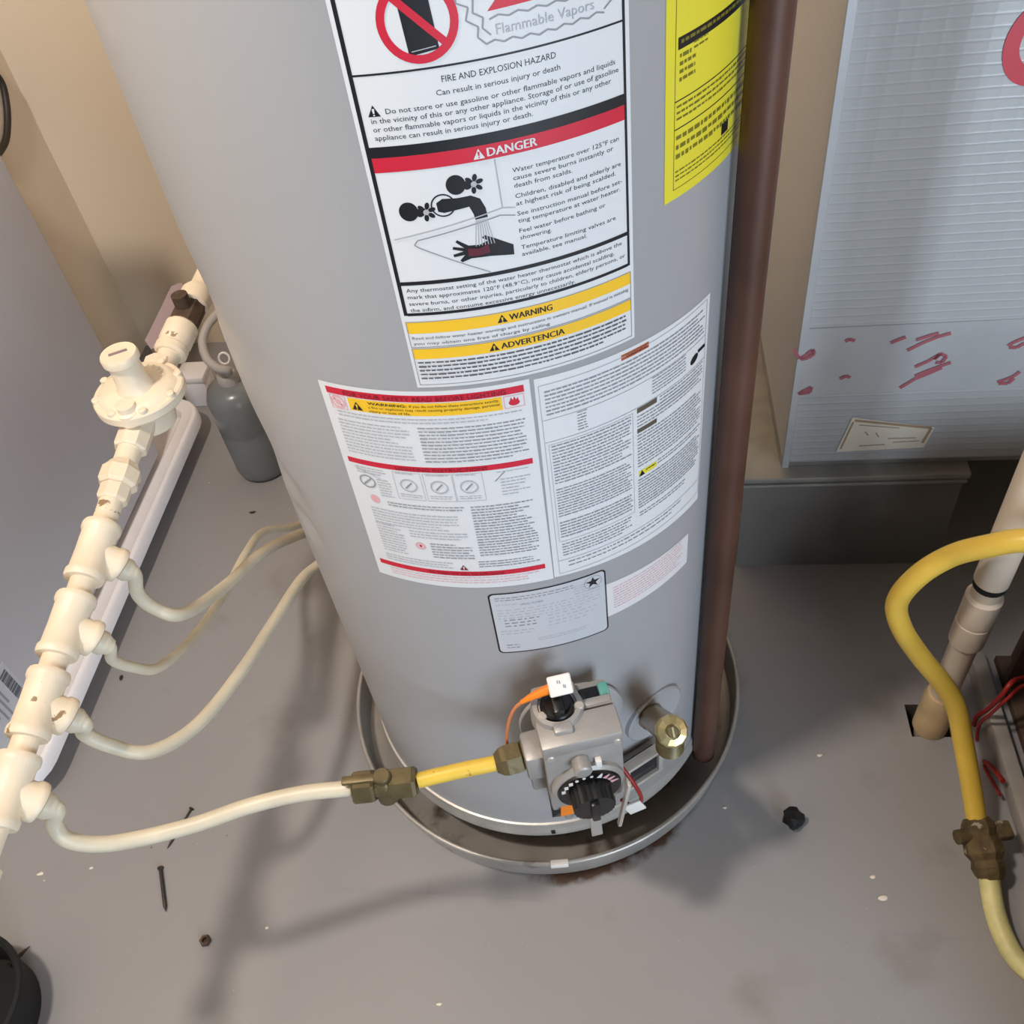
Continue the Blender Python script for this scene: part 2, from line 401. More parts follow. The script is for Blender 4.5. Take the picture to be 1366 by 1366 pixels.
class Flat:
    def __init__(s): s.L = {}
    def bm(s, k):
        if k not in s.L: s.L[k] = bmesh.new()
        return s.L[k]
    def poly(s, k, pts):
        b = s.bm(k); b.faces.new([b.verts.new((x, y, 0)) for x, y in pts])
    def rect(s, k, x0, y0, x1, y1): s.poly(k, [(x0, y0), (x1, y0), (x1, y1), (x0, y1)])
    def line(s, k, x0, y0, x1, y1, wd):
        d = Vector((x1 - x0, y1 - y0)); d.normalize(); n = Vector((-d.y, d.x)) * wd / 2
        s.poly(k, [(x0 - n.x, y0 - n.y), (x1 - n.x, y1 - n.y), (x1 + n.x, y1 + n.y), (x0 + n.x, y0 + n.y)])
    def path(s, k, pts, wd):
        for a, b in zip(pts, pts[1:]): s.line(k, *a, *b, wd)
    def frame(s, k, x0, y0, x1, y1, wd):
        s.rect(k, x0, y0, x1, y0 + wd); s.rect(k, x0, y1 - wd, x1, y1); s.rect(k, x0, y0 + wd, x0 + wd, y1 - wd); s.rect(k, x1 - wd, y0 + wd, x1, y1 - wd)
    def ell(s, k, cx, cy, rx, ry, n=24, rot=0.0):
        c, q = math.cos(rot), math.sin(rot)
        s.poly(k, [(cx + rx * math.cos(2 * PI * i / n) * c - ry * math.sin(2 * PI * i / n) * q, cy + rx * math.cos(2 * PI * i / n) * q + ry * math.sin(2 * PI * i / n) * c) for i in range(n)])
    def ring(s, k, cx, cy, r0, r1, n=40):
        for i in range(n):
            a, b = 2 * PI * i / n, 2 * PI * (i + 1) / n
            s.poly(k, [(cx + r0 * math.cos(a), cy + r0 * math.sin(a)), (cx + r1 * math.cos(a), cy + r1 * math.sin(a)), (cx + r1 * math.cos(b), cy + r1 * math.sin(b)), (cx + r0 * math.cos(b), cy + r0 * math.sin(b))])
    def text(s, k, txt, x0, x1, y, h, bold=False):
        vs, fs, a, b = glyphs(txt); b_ = s.bm(k); sc = (x1 - x0) / (b - a); sy = h / 0.7
        for dx in ((0.0, 0.18, 0.36) if bold else (0.0,)):
            V = [b_.verts.new(((vx - a) * sc + x0 + dx * h / 4, y + vy * sy, 0)) for vx, vy in vs]
            for f in fs:
                try: b_.faces.new([V[i] for i in f])
                except ValueError: pass
    def greek(s, k, x0, x1, ytop, ybot, pitch, h=0.55, ragged=0.25, gap=0.6, rnd=random):   # print too small to read: broken strokes
        y = ytop
        while y - pitch * h > ybot:
            end = x1 - (rnd.random() ** 3) * (x1 - x0) * ragged
            x = x0
            while x < end:
                wl = min(rnd.uniform(1.6, 6.0), end - x)
                if wl > 0.5: s.rect(k, x, y - pitch * h * 0.74 * rnd.uniform(0.75, 1.0), x + wl, y)
                x += wl + gap
            y -= pitch
    def tri(s, k, k2, x, y, h):           # warning triangle with exclamation mark
        s.poly(k, [(x, y), (x + h * 1.1, y), (x + h * 0.55, y + h)])
        s.poly(k2, [(x + h * 0.48, y + h * 0.3), (x + h * 0.62, y + h * 0.3), (x + h * 0.66, y + h * 0.72), (x + h * 0.44, y + h * 0.72)])
        s.rect(k2, x + h * 0.48, y + h * 0.1, x + h * 0.62, y + h * 0.22)
    def wrap(s, name, base, parent, order, labels, step=5.0, tilt=0.0, piv=(0, 0)):
        root = None
        for i, k in enumerate(order):
            if k not in s.L: continue
            b = s.L[k]
            bmesh.ops.remove_doubles(b, verts=b.verts[:], dist=0.004)
            bmesh.ops.triangulate(b, faces=[f for f in b.faces if len(f.verts) > 4])
            xs = [v.co.x for v in b.verts]
            x = math.floor(min(xs) / step) * step + step
            while x < max(xs):
                bmesh.ops.bisect_plane(b, geom=b.verts[:] + b.edges[:] + b.faces[:], plane_co=(x, 0, 0), plane_no=(1, 0, 0), dist=1e-5)
                x += step
            off = 0.0003 + 0.00008 * i
            for v in b.verts:
                u, zv = v.co.x / 1000, v.co.y / 1000
                dgr = math.degrees(u / RH); z = zv
                v.co = cylp(dgr, z, jr(dgr, z) + off)
            for f in b.faces:
                f.normal_update()
                c = f.calc_center_median()
                if f.normal.dot(Vector((c.x, c.y, 0))) < 0: f.normal_flip()
            nm = name if root is None else labels.get(k, 'print')
            if root is not None and k in ('p_yellow', 'p_red', 'p_brown', 'p_olive2', 'p_lemon', 'p_maroon', 'p_offwhite', 'p_black2', 'p_yellow2', 'p_red2', 'p_grey2'):
                for isl in islands(b):
                    me = D.meshes.new(nm); ix = {}; vs = []; fs = []
                    for f in isl:
                        for v in f.verts:
                            if v.index not in ix: ix[v.index] = len(vs); vs.append(v.co[:])
                        fs.append([ix[v.index] for v in f.verts])
                    me.from_pydata(vs, [], fs); me.materials.append(M[k]); link(nm, me, root)
                b.free(); continue
            me = D.meshes.new(nm); b.to_mesh(me); b.free(); me.materials.append(M[k])
            o = link(nm, me, heater if root is None else root)
            if root is None: root = o
            else: o['kind'] = 'stuff'
        s.L = {}
        return root

rr = random.Random(3)
# --- the large danger label
F = Flat()
F.rect('p_white', -54.6, 787, 106, 1160)
F.rect('p_offwhite', 0, 0, 0.01, 0.01) if False else None
FR = 'p_black'
F.rect(FR, -52, 847.5, -49.6, 1158); F.rect(FR, 101.4, 847.5, 103.2, 1158)         # outer frame
F.rect(FR, -49.6, 847.2, 101.4, 849.4)
F.rect(FR, -49.6, 870.3, 101.4, 873.0)
F.rect(FR, -49.6, 955.0, 101.4, 961.4)
F.rect(FR, -49.6, 1000.4, 101.4, 1001.5)
F.rect(FR, -49.6, 1096, 101.4, 1103)
F.rect('p_red', -49.6, 946.2, 101.4, 955.0)
F.rect('p_red', -49.6, 1103, 101.4, 1125)
# no-petrol-can sign
F.ring('p_red', -10.4, 1024.6, 16.6, 21.0)
F.poly('p_black', [(-17.5, 1008), (-1.5, 1010), (-3.5, 1038), (-19.5, 1037.5)])
F.poly('p_black', [(-19, 1037), (-8, 1037), (-10, 1046), (-17, 1045)])
F.poly('p_red', [(-24.5, 1037.5), (-21.8, 1040.5), (4.2, 1013.5), (1.5, 1010.5)])
F.rect('p_white2', 0, 0, 0, 0) if False else None
F.line('p_lgrey', -16, 1010.2, -3, 1011.6, 0.5)
# cloud of vapours and the flame above it
cl = []
for i in range(15):
    t = i / 14; x = 23 + 67 * t; cl.append((x, 1006.5 + (1.6 if i % 2 else 0) + 1.5 * abs(t - .45) * 2))
F.path('p_grey', cl, 0.9)
F.path('p_grey', [(90, 1010), (95, 1013.5), (92, 1017), (97, 1021), (95, 1026)], 0.9)
F.path('p_grey', [(23, 1008), (19, 1012), (20, 1017), (14, 1021), (16, 1027), (10, 1030), (11, 1038), (5, 1042)], 0.9)
F.path('p_grey', [(26, 1012), (22, 1016), (23, 1021), (18, 1024), (19, 1031), (13, 1036)], 0.9)
c2 = [(26 + 5.2 * i, 1019.5 + (1.5 if i % 2 else 0)) for i in range(13)]
F.path('p_grey', c2, 0.9)
F.poly('p_red', [(25.5, 1023.5), (66, 1024.5), (74, 1036), (60, 1048), (48, 1040), (38, 1036)])
F.text('p_lgrey', 'Flammable Vapors', 29, 84, 1011.6, 5.2)
# paragraphs
F.text('p_black', 'FIRE AND EXPLOSION HAZARD', -3, 60, 992.8, 3.4)
F.text('p_black', 'Can result in serious injury or death', -7, 62, 986.2, 3.0)
F.tri('p_black', 'p_white2', -46, 978.6, 6.4)
F.text('p_black', 'Do not store or use gasoline or other flammable vapors and liquids', -36, 96, 979.6, 2.9)
F.text('p_black', 'in the vicinity of this or any other appliance. Storage of or use of gasoline', -45, 98, 974.8, 2.9)
F.text('p_black', 'or other flammable vapors or liquids in the vicinity of this or any other', -45, 93, 970.0, 2.9)
F.text('p_black', 'appliance can result in serious injury or death.', -45, 44, 965.2, 2.9)
F.tri('p_white2', 'p_red2', 7.5, 947.6, 6.0)
F.text('p_white2', 'DANGER', 15.5, 44.5, 948.2, 5.0, bold=True)
ys = 936.3
for ln, x1 in (('Water temperature over 125°F can', 97), ('cause severe burns instantly or', 93), ('death from scalds.', 66), None, ('Children, disabled and elderly are', 98), ('at highest risk of being scalded.', 94), None, ('See instruction manual before set-', 98.5), ('ting temperature at water heater.', 97), None, ('Feel water before bathing or', 87), ('showering.', 50), None, ('Temperature limiting valves are', 93), ('available, see manual.', 72)) if False else ():
    pass
yy = 937.4
for ln in ('Water temperature over 125°F can|97', 'cause severe burns instantly or|93', 'death from scalds.|65', '', 'Children, disabled and elderly are|98', 'at highest risk of being scalded.|94', '', 'See instruction manual before set-|98.5', 'ting temperature at water heater.|97', '', 'Feel water before bathing or|86', 'showering.|49', '', 'Temperature limiting valves are|93', 'available, see manual.|72'):
    if not ln: yy -= 1.9; continue
    t, x1 = ln.split('|')
    F.text('p_black', t, 28.8, float(x1), yy - 2.2, 2.8); yy -= 4.75
# the scalding picture: two taps, spout, basin, water, hand
F.path('p_lgrey', [(19.5, 945.5), (20.5, 915), (28, 913.5)], 0.7)
F.path('p_lgrey', [(-47, 903), (20.5, 915)], 0.7)
F.path('p_grey', [(27.5, 908.5), (18.5, 910.5), (-33, 901.5), (-35.5, 898.5), (-32, 896), (8, 873.5)], 0.7)
def tapknob(x, y, sc):
    F.ell('p_black', x, y, 6.4 * sc, 6.8 * sc)
    for a in (0.3, 1.3, 2.4, 3.5, 4.6, 5.6):
        F.ell('p_black', x + 11.5 * sc + 4 * sc * math.cos(a), y - 1.2 * sc + 4.3 * sc * math.sin(a), 2.6 * sc, 1.6 * sc, 10, a)
    F.rect('p_black', x + 4 * sc, y - 3 * sc, x + 11 * sc, y + 1.5 * sc)
    F.ell('p_grey2', x + 11.5 * sc, y - 1 * sc, 2.0 * sc, 2.0 * sc, 12)
tapknob(-34.8, 920.8, 0.9); tapknob(-4.8, 934.2, 0.9)
F.ring('p_black', -14, 922.6, 6.4, 7.3)
F.poly('p_black', [(-17.5, 919), (-14, 917.8), (1, 919.5), (3, 914), (3.4, 910.5), (11, 911), (10.5, 917), (8, 923.5), (3, 926.3), (-5, 926), (-14, 926.8), (-17.8, 924.5)])
for i in range(7):
    F.line('p_lgrey', 4 + i * 1.05, 910, 1.5 + i * 1.9, 893, 0.5)
F.poly('p_black', [(24, 882.5), (24.2, 889.5), (13, 896.5), (7.5, 899.5), (5.6, 898), (9, 895.5), (4, 893.6), (-3, 894.2), (-9.5, 899), (-10.6, 897.6), (-6, 893), (-12.5, 894.8), (-13, 893), (-6.5, 890.8), (-13.2, 889.4), (-12.8, 887.6), (-6, 888.2), (-9.5, 884.8), (-8.4, 883.4), (-2.5, 885.2), (10, 884.6)])
F.poly('p_maroon', [(-4, 892.6), (3, 891.5), (9, 893.5), (9.5, 887.5), (2, 886.4), (-4, 887.2)])
# thermostat paragraph
for i, (t, x1) in enumerate((('Any thermostat setting of the water heater thermostat which is above the', 97), ('mark that approximates 120°F (48.9°C), may cause accidental scalding,', 91), ('severe burns, or other injuries, particularly to children, elderly persons, or', 99.5), ('the infirm, and consume excessive energy unnecessarily.', 62))):
    F.text('p_black', t, -47, x1, 865.2 - i * 5.0, 2.8)
# amber warning strips
F.rect('p_yellow', -52, 833.0, 103.2, 842.2); F.frame('p_grey', -52.3, 821.6, 103.6, 842.6, 0.5)
F.rect('p_yellow', -52, 811.8, 103.2, 820.6); F.frame('p_grey', -52.3, 789.4, 103.6, 821.0, 0.5)
F.tri('p_black', 'p_yellow2', 7.5, 834.4, 6.2); F.text('p_black', 'WARNING', 15.5, 44.5, 835.2, 4.6, bold=True)
F.tri('p_black', 'p_yellow2', -0.5, 813.0, 6.2); F.text('p_black', 'ADVERTENCIA', 7.5, 51.5, 813.6, 4.6, bold=True)
F.text('p_dgrey', 'Read and follow water heater warnings and instructions in owners manual. If manual is missing', -50, 101, 828.4, 2.3)
F.text('p_dgrey', 'you may obtain one free of charge by calling', -50, 42, 824.0, 2.3)
F.greek('p_dgrey', -50, 99, 809.6, 792.5, 3.4, 0.55, 0.25, 0.8, rr)
M['p_white2'] = M['p_white']; M['p_red2'] = M['p_red']; M['p_yellow2'] = M['p_yellow']; M['p_grey2'] = M['p_lgrey']
lab1 = F.wrap('danger_label', 'p_white', heater, ['p_white', 'p_yellow', 'p_black', 'p_red', 'p_grey', 'p_lgrey', 'p_dgrey', 'p_maroon', 'p_white2', 'p_red2', 'p_yellow2', 'p_grey2'],
       {'p_yellow': 'amber_band', 'p_black': 'black_print', 'p_red': 'red_print', 'p_grey': 'grey_print', 'p_lgrey': 'fine_print', 'p_maroon': 'scald_mark', 'p_white2': 'white_lettering', 'p_red2': 'danger_mark', 'p_yellow2': 'warning_mark', 'p_grey2': 'tap_handle_print'})
tag(lab1, 'white danger label with black frame and red and amber bands')

# --- lighting instructions label
F = Flat()
F.poly('p_white', [(-137, 560), (23.4, 560), (23.4, 783.5), (-133.8, 783.5)])
F.rect('p_red', -128.6, 773.4, 19, 779.6); F.text('p_dred', 'FOR YOUR SAFETY READ BEFORE LIGHTING', -114, 6, 774.3, 4.0)
F.rect('p_yellow', -112, 760.4, 2.4, 772.4); F.tri('p_black', 'p_yellow2', -109.5, 761.8, 7.6)
F.text('p_black', 'WARNING:', -96, -66, 768.6, 2.4, bold=True)
F.text('p_black', 'If you do not follow these instructions exactly,', -64, 0.5, 768.6, 2.3)
F.text('p_black', 'a fire or explosion may result causing property damage, personal', -96, 0.5, 765.0, 2.2)
F.text('p_black', 'injury or loss of life.', -96, -64, 761.4, 2.2)
F.frame('p_pink', 3.6, 760.6, 18.6, 772.2, 0.7); F.ell('p_red', 11, 765.4, 4.0, 2.8); F.poly('p_red', [(7.6, 766), (9, 770.4), (10.4, 767.5), (11.4, 771), (12.6, 767.5), (14, 769.8), (14.4, 766)])
F.ring('p_pink', -121, 766, 4.2, 6.0); F.line('p_red', -125, 770, -117, 762, 1.0); F.ell('p_pink', -121, 766, 2.6, 2.6)
F.frame('p_pink', -127.5, 759.5, -114, 772.6, 0.6)
F.frame('p_pink', -130.5, 566, 20.4, 772.8, 0.5) if False else None
F.greek('p_lgrey', -124, 17, 757.5, 749.5, 3.4, 0.5, 0.3, 0.8, rr)
F.greek('p_lgrey', -126, -68, 749, 712, 3.3, 0.5, 0.4, 0.8, rr); F.greek('p_grey', -62, 17, 749, 712, 3.4, 0.5, 0.4, 0.8, rr)
F.rect('p_red', -129.4, 702.6, 18.6, 708.2); F.text('p_dred', 'LIGHTING INSTRUCTIONS', -88, -16, 703.6, 3.4)
for cx, ok in ((-80.8, 0), (-56, 0), (-32.5, 0)):
    F.ring('p_lgrey', cx, 686.5, 6.0, 7.2, 20); F.line('p_grey', cx - 3, 683, cx + 3, 690, 1.2)
    F.greek('p_lgrey', cx - 9, cx + 9, 700, 696.5, 2.6, 0.5, 0.2, 0.7, rr); F.greek('p_lgrey', cx - 9, cx + 9, 676.5, 671, 2.4, 0.5, 0.2, 0.7, rr)
    F.frame('p_lgrey', cx - 11.5, 670.5, cx + 11.5, 701, 0.4)
F.ring('p_grey', -117, 684, 6.0, 7.2, 20); F.line('p_grey', -121, 680, -112, 689, 1.2); F.line('p_lgrey', -126, 699, -104, 690, 0.6)
F.greek('p_lgrey', -124, -98, 700, 692, 2.8, 0.5, 0.3, 0.7, rr); F.greek('p_lgrey', -108, -96, 689, 668, 3.0, 0.5, 0.3, 0.7, rr)
F.line('p_grey', -12, 690, -3, 700, 0.7); F.greek('p_lgrey', -10, 16, 700, 697, 2.6, 0.5, 0.2, 0.7, rr); F.greek('p_lgrey', -8, 16, 692, 672, 3.4, 0.45, 0.5, 0.7, rr)
F.ell('p_pink', -115, 664, 4.2, 4.8); F.ell('p_red', -115, 662.5, 1.6, 2.4)
F.greek('p_grey', -104, -40, 664, 656, 3.2, 0.5, 0.4, 0.8, rr)
F.greek('p_lgrey', -122, -46, 653, 634, 3.4, 0.5, 0.3, 0.8, rr); F.greek('p_lgrey', -122, -98, 634, 596, 3.4, 0.5, 0.3, 0.8, rr)
F.greek('p_lgrey', -92, -42, 632, 622, 3.4, 0.5, 0.3, 0.8, rr)
F.ring('p_pink', -85, 613, 2.6, 4.6, 16); F.ell('p_red', -85, 613, 1.4, 1.6); F.greek('p_grey', -76, -40, 618, 596, 3.4, 0.5, 0.4, 0.8, rr)
F.greek('p_grey', -35, 15, 664, 600, 3.3, 0.55, 0.35, 0.8, rr)
F.greek('p_lgrey', -122, -60, 594, 585, 3.2, 0.5, 0.3, 0.8, rr); F.greek('p_grey', -38, 15, 596, 585, 3.2, 0.5, 0.3, 0.8, rr)
F.tri('p_dred', 'p_white2', -55, 585, 6.5)
F.rect('p_red', -131.2, 576.6, 17.4, 582.6); F.text('p_dred', 'TO TURN OFF GAS TO APPLIANCE', -84, -18, 577.6, 3.6)
F.greek('p_pink', -122, 15, 574.6, 564, 3.4, 0.45, 0.4, 0.9, rr)
lab2 = F.wrap('lighting_label', 'p_white', heater, ['p_white', 'p_yellow', 'p_red', 'p_pink', 'p_lgrey', 'p_grey', 'p_black', 'p_dred', 'p_yellow2', 'p_white2'],
       {'p_yellow': 'amber_band', 'p_red': 'red_band', 'p_pink': 'pink_symbol', 'p_lgrey': 'fine_print', 'p_grey': 'grey_print', 'p_black': 'black_print', 'p_dred': 'dark_lettering', 'p_yellow2': 'warning_mark', 'p_white2': 'triangle_mark'})
tag(lab2, 'white lighting instruction label with three red bands')

# --- installation label, dense grey print
F = Flat()
F.poly('p_white', [(24.2, 561), (187.8, 554), (191.5, 777.6), (26.6, 781.8)])
F.frame('p_lgrey', 29, 564, 187, 775, 0.5)
F.rect('p_brown', 94, 771.6, 119, 776.8); F.text('p_dred', 'WARNING', 98, 117, 772.6, 3.0); 
F.greek('p_grey', 33, 184, 769, 744, 3.6, 0.55, 0.1, 0.8, rr)
F.rect('p_lgrey', 29, 741.6, 187, 742.2)
F.rect('p_lgrey', 29, 719.5, 187, 720.1)
F.greek('p_grey', 56, 64, 741, 722, 2.8, 0.5, 0.3, 0.7, rr); F.greek('p_grey', 122, 160, 741, 722, 3.0, 0.5, 0.3, 0.7, rr)
F.ell('p_black', 171, 728.5, 5.5, 3.4, 16, 0.5); F.poly('p_black', [(176, 731), (186, 731), (186, 734), (176, 734)])
F.frame('p_lgrey', 32, 605, 103, 717, 0.4)
F.greek('p_grey', 34, 101, 715, 672, 3.3, 0.55, 0.2, 0.8, rr); F.greek('p_grey', 34, 101, 668, 634, 3.1, 0.55, 0.12, 0.7, rr)
F.greek('p_grey', 34, 101, 629, 606, 3.5, 0.6, 0.1, 0.7, rr); F.greek('p_grey', 34, 101, 602, 584, 3.5, 0.5, 0.3, 0.9, rr)
F.rect('p_olive2', 107, 714, 127, 719); F.rect('p_olive2', 107, 693, 127, 697.6)
F.greek('p_grey', 130, 184, 718, 700, 3.4, 0.5, 0.2, 0.8, rr); F.greek('p_grey', 107, 184, 711, 698.5, 3.4, 0.5, 0.2, 0.8, rr)
F.greek('p_grey', 107, 184, 691, 652, 3.4, 0.55, 0.12, 0.8, rr); F.greek('p_grey', 128, 184, 651, 643, 3.4, 0.5, 0.2, 0.8, rr)
F.rect('p_lemon', 108, 644.5, 127, 650.5); F.poly('p_black', [(108, 644.5), (114, 644.5), (111, 650.5)]); F.greek('p_black', 115, 126, 649, 646, 2.6, 0.6, 0.1, 0.6, rr)
F.greek('p_grey', 107, 184, 641, 604, 3.3, 0.6, 0.1, 0.7, rr)
F.rect('p_lgrey', 29, 581, 187, 581.6)
F.greek('p_grey', 108, 170, 601, 594, 3.4, 0.5, 0.2, 1.0, rr)
F.greek('p_grey', 38, 160, 578, 567, 5.0, 0.4, 0.4, 1.2, rr)
M['p_olive2'] = mat('print_dark_bar', (92, 84, 72), 0.5)
lab3 = F.wrap('installation_label', 'p_white', heater, ['p_white', 'p_brown', 'p_olive2', 'p_lemon', 'p_lgrey', 'p_grey', 'p_black', 'p_dred'],
       {'p_brown': 'orange_heading', 'p_olive2': 'dark_heading', 'p_lemon': 'yellow_heading', 'p_lgrey': 'ruled_line', 'p_grey': 'fine_print', 'p_black': 'black_print', 'p_dred': 'dark_lettering'})
tag(lab3, 'white label filled with fine grey print')

# --- data plate with rounded black frame and star emblem
F = Flat()
def rrect(x0, y0, x1, y1, r, n=5):
    pts = []
    for (cx, cy, a0) in ((x1 - r, y1 - r, 0), (x0 + r, y1 - r, 90), (x0 + r, y0 + r, 180), (x1 - r, y0 + r, 270)):
        for i in range(n + 1):
            a = math.radians(a0 + 90 * i / n); pts.append((cx + r * math.cos(a), cy + r * math.sin(a)))
    return pts
F.poly('p_black', rrect(-36.6, 458.4, 71.2, 550.4, 5)); F.poly('p_offwhite', rrect(-35.0, 460.0, 69.6, 548.8, 4.2))
F.ring('p_grey', 58.4, 538.6, 8.0, 8.6, 28)
st = []
for i in range(10):
    a = PI / 2 + i * PI / 5; r = 7.2 if i % 2 == 0 else 2.9; st.append((58.4 + r * math.cos(a), 538.6 + r * math.sin(a)))
F.poly('p_black2', st); F.greek('p_grey', 52, 65, 529.5, 526.5, 2.4, 0.5, 0.1, 0.6, rr)
F.greek('p_grey', -31, 42, 544, 537, 3.4, 0.5, 0.2, 1.2, rr)
F.text('p_grey', 'SERIAL NUMBER', -9, 12, 531, 2.6); F.greek('p_lgrey', -31, -12, 534, 530, 3, 0.5, 0.2, 1.0, rr); F.greek('p_lgrey', 40, 52, 541, 528, 3.4, 0.5, 0.2, 1.0, rr)
F.greek('p_lgrey', -31, 66, 526, 511, 4.0, 0.4, 0.5, 2.2, rr); F.greek('p_grey', -26, 6, 511, 497, 4.6, 0.5, 0.5, 2.2, rr); F.greek('p_lgrey', 14, 62, 510, 490, 5.0, 0.4, 0.6, 2.4, rr)
F.greek('p_lgrey', -31, 0, 494, 486, 4.2, 0.45, 0.4, 2, rr); F.greek('p_lgrey', 2, 52, 478, 471, 3.2, 0.5, 0.1, 1.0, rr)
F.greek('p_grey', -28, -16, 472, 464, 4.2, 0.45, 0.4, 1.2, rr)
M['p_black2'] = M['p_black']
lab4 = F.wrap('data_plate', 'p_black', heater, ['p_black', 'p_offwhite', 'p_lgrey', 'p_grey', 'p_black2'], {'p_offwhite': 'silver_panel', 'p_lgrey': 'fine_print', 'p_grey': 'grey_print', 'p_black2': 'star_emblem'})
tag(lab4, 'silver rating plate with black outline and star emblem')

# --- small label with red fine print
F = Flat()
F.poly('p_cream2', [(70.8, 478), (172.5, 476.6), (173.5, 519), (70.4, 527)])
F.greek('p_rose', 78, 164, 518, 484, 3.7, 0.4, 0.12, 0.9, rr)
M['p_cream2'] = mat('label_pinkish_white', (222, 218, 220), 0.5); M['p_rose'] = mat('print_rose', (206, 140, 142), 0.5)
lab5 = F.wrap('notice_label', 'p_cream2', heater, ['p_cream2', 'p_rose'], {'p_rose': 'red_print'})
tag(lab5, 'narrow whitish label with red fine print')

# --- yellow energy label on the right side
F = Flat()
F.rect('p_lemon', 133, 878, 262, 1110)
F.frame('p_olive', 141, 884.5, 258, 1100, 0.5)
F.rect('p_black', 143.4, 971.6, 252, 978.6); F.greek('p_olive', 146, 248, 976.8, 973.6, 3.4, 0.9, 0.0, 1.2, rr)
F.rect('p_black', 141, 1001.6, 258, 1002.4)
F.rect('p_black', 141, 941.4, 258, 942.2); F.rect('p_black', 141, 924.0, 258, 924.8)
F.greek('p_olive', 145, 160, 969, 948, 4.6, 0.7, 0.3, 1.0, rr); F.greek('p_olive', 158, 172, 972, 966, 3, 0.6, 0.1, 1, rr)
F.greek('p_olive', 143, 250, 939, 927, 3.8, 0.6, 0.2, 1.0, rr)
F.greek('p_olive', 143, 250, 920, 902, 6.0, 0.7, 0.35, 1.4, rr)
F.rect('p_black', 195, 898, 205, 906)
F.greek('p_olive', 143, 250, 897, 886.5, 3.0, 0.55, 0.2, 0.9, rr)
lab6 = F.wrap('energy_label', 'p_lemon', heater, ['p_lemon', 'p_black', 'p_olive'], {'p_black': 'black_print', 'p_olive': 'fine_print'})
tag(lab6, 'bright yellow energy label with black rules')

# ---------------- gas control valve on the front of the heater
TV = math.radians(5)
UV = Vector((math.cos(TV), math.sin(TV), 0)); NV = Vector((math.sin(TV), -math.cos(TV), 0)); ZV = Vector((0, 0, 1))
def V(u, n, z): return UV * u + NV * (RH + n) + ZV * (z + 0.008)
MV = Matrix((UV, -NV, ZV)).transposed().to_4x4(); MV.translation = NV * RH + ZV * 0.008      # local: x=u, y=-n, z
def vbox(mb, u0, u1, n0, n1, z0, z1, bev=0.0): return mb.box(MV @ Vector(((u0 + u1) / 2, -(n0 + n1) / 2, (z0 + z1) / 2)), (u1 - u0, n1 - n0, z1 - z0), MV.to_3x3(), bev)
b = MB(); vbox(b, -0.037, 0.038, 0.014, 0.072, 0.262, 0.400, 0.003)
gv = b.build('gas_valve', M['valve'], heater); tag(gv, 'silver cast gas control valve with black knobs')
b = MB(); b.cyl(V(0, -0.004, 0.34), V(0, 0.02, 0.34), 0.034, n=32, bev=0.002); b.build('mounting_collar', M['valve'], gv)
b = MB(); b.cyl(V(0.004, -0.002, 0.322), V(0.004, 0.0035, 0.322), 0.056, n=48, bev=0.001); b.build('escutcheon', M['jacket'], gv)
b = MB(); vbox(b, -0.0385, 0.0395, 0.050, 0.082, 0.392, 0.411, 0.003); vbox(b, -0.0385, 0.0395, 0.046, 0.0485, 0.398, 0.409, 0.001); vbox(b, 0.006, 0.038, 0.038, 0.047, 0.395, 0.410, 0.002); b.build('top_casting', M['valve_top'], gv)
b = MB(); vbox(b, -0.0375, 0.0385, 0.070, 0.0805, 0.285, 0.406, 0.002); b.build('front_plate', M['valve_front'], gv)
for (u, z) in ((-0.031, 0.392), (0.033, 0.396), (0.033, 0.335), (-0.031, 0.330)):
    b = MB(); b.cyl(V(u, 0.080, z), V(u, 0.0835, z), 0.0042, n=12, bev=0.001); b.build('cover_screw', M['trim'], gv)
b = MB(); b.cyl(V(-0.004, 0.079, 0.376), V(-0.004, 0.096, 0.376), 0.0088, n=20, bev=0.0015); b.build('test_plug', M['valve_top'], gv)
# gas cock with its black knob on the top
cx, cn = -0.014, 0.041
b = MB(); vbox(b, -0.036, 0.008, 0.014, 0.052, 0.393, 0.414, 0.005); b.lathe([(0.0265, 0), (0.026, 0.012), (0.0235, 0.02), (0.019, 0.0205), (0.0185, 0.012)], Matrix.Translation(V(cx, cn, 0.396)), 36, False); b.build('knob_housing', M['valve_top'], gv)
b = MB(); b.cyl(V(cx, cn, 0.400), V(cx, cn, 0.417), 0.0178, 0.0165, n=32, bev=0.002); b.build('knob_skirt', M['black'], gv)
b = MB(); b.box(V(cx, cn, 0.422), (0.010, 0.031, 0.012), MV.to_3x3(), 0.002); b.cyl(V(cx, cn, 0.416), V(cx, cn, 0.421), 0.0125, n=24); b.build('gas_knob', M['black'], gv)
for (du, dn) in ((0.004, -0.016), (-0.013, -0.012)):
    b = MB(); b.cyl(V(cx + du, cn + dn, 0.4155), V(cx + du, cn + dn, 0.4185), 0.0026, 0.002, n=10); b.build('knob_mark', M['white'], gv)
b = MB(); vbox(b, cx - 0.009, cx + 0.009, cn + 0.019, cn + 0.030, 0.404, 0.417, 0.002); b.build('indicator_block', M['valve_top'], gv)
F2 = [(-0.0045, -0.001), (-0.0005, 0.0005), (0.004, -0.0005)]
for du, dn in F2:
    b = MB(); vbox(b, cx + du - 0.0012, cx + du + 0.0012, cn + 0.022 + dn, cn + 0.026 + dn, 0.4168, 0.4174); b.build('indicator_letter', M['p_grey'], gv, smooth=False)
for (u, n) in ((-0.030, 0.049), (0.006, 0.047)):
    b = MB(); b.cyl(V(u, n, 0.411), V(u, n, 0.4165), 0.0048, n=12, bev=0.001); b.build('housing_screw', M['trim'], gv)
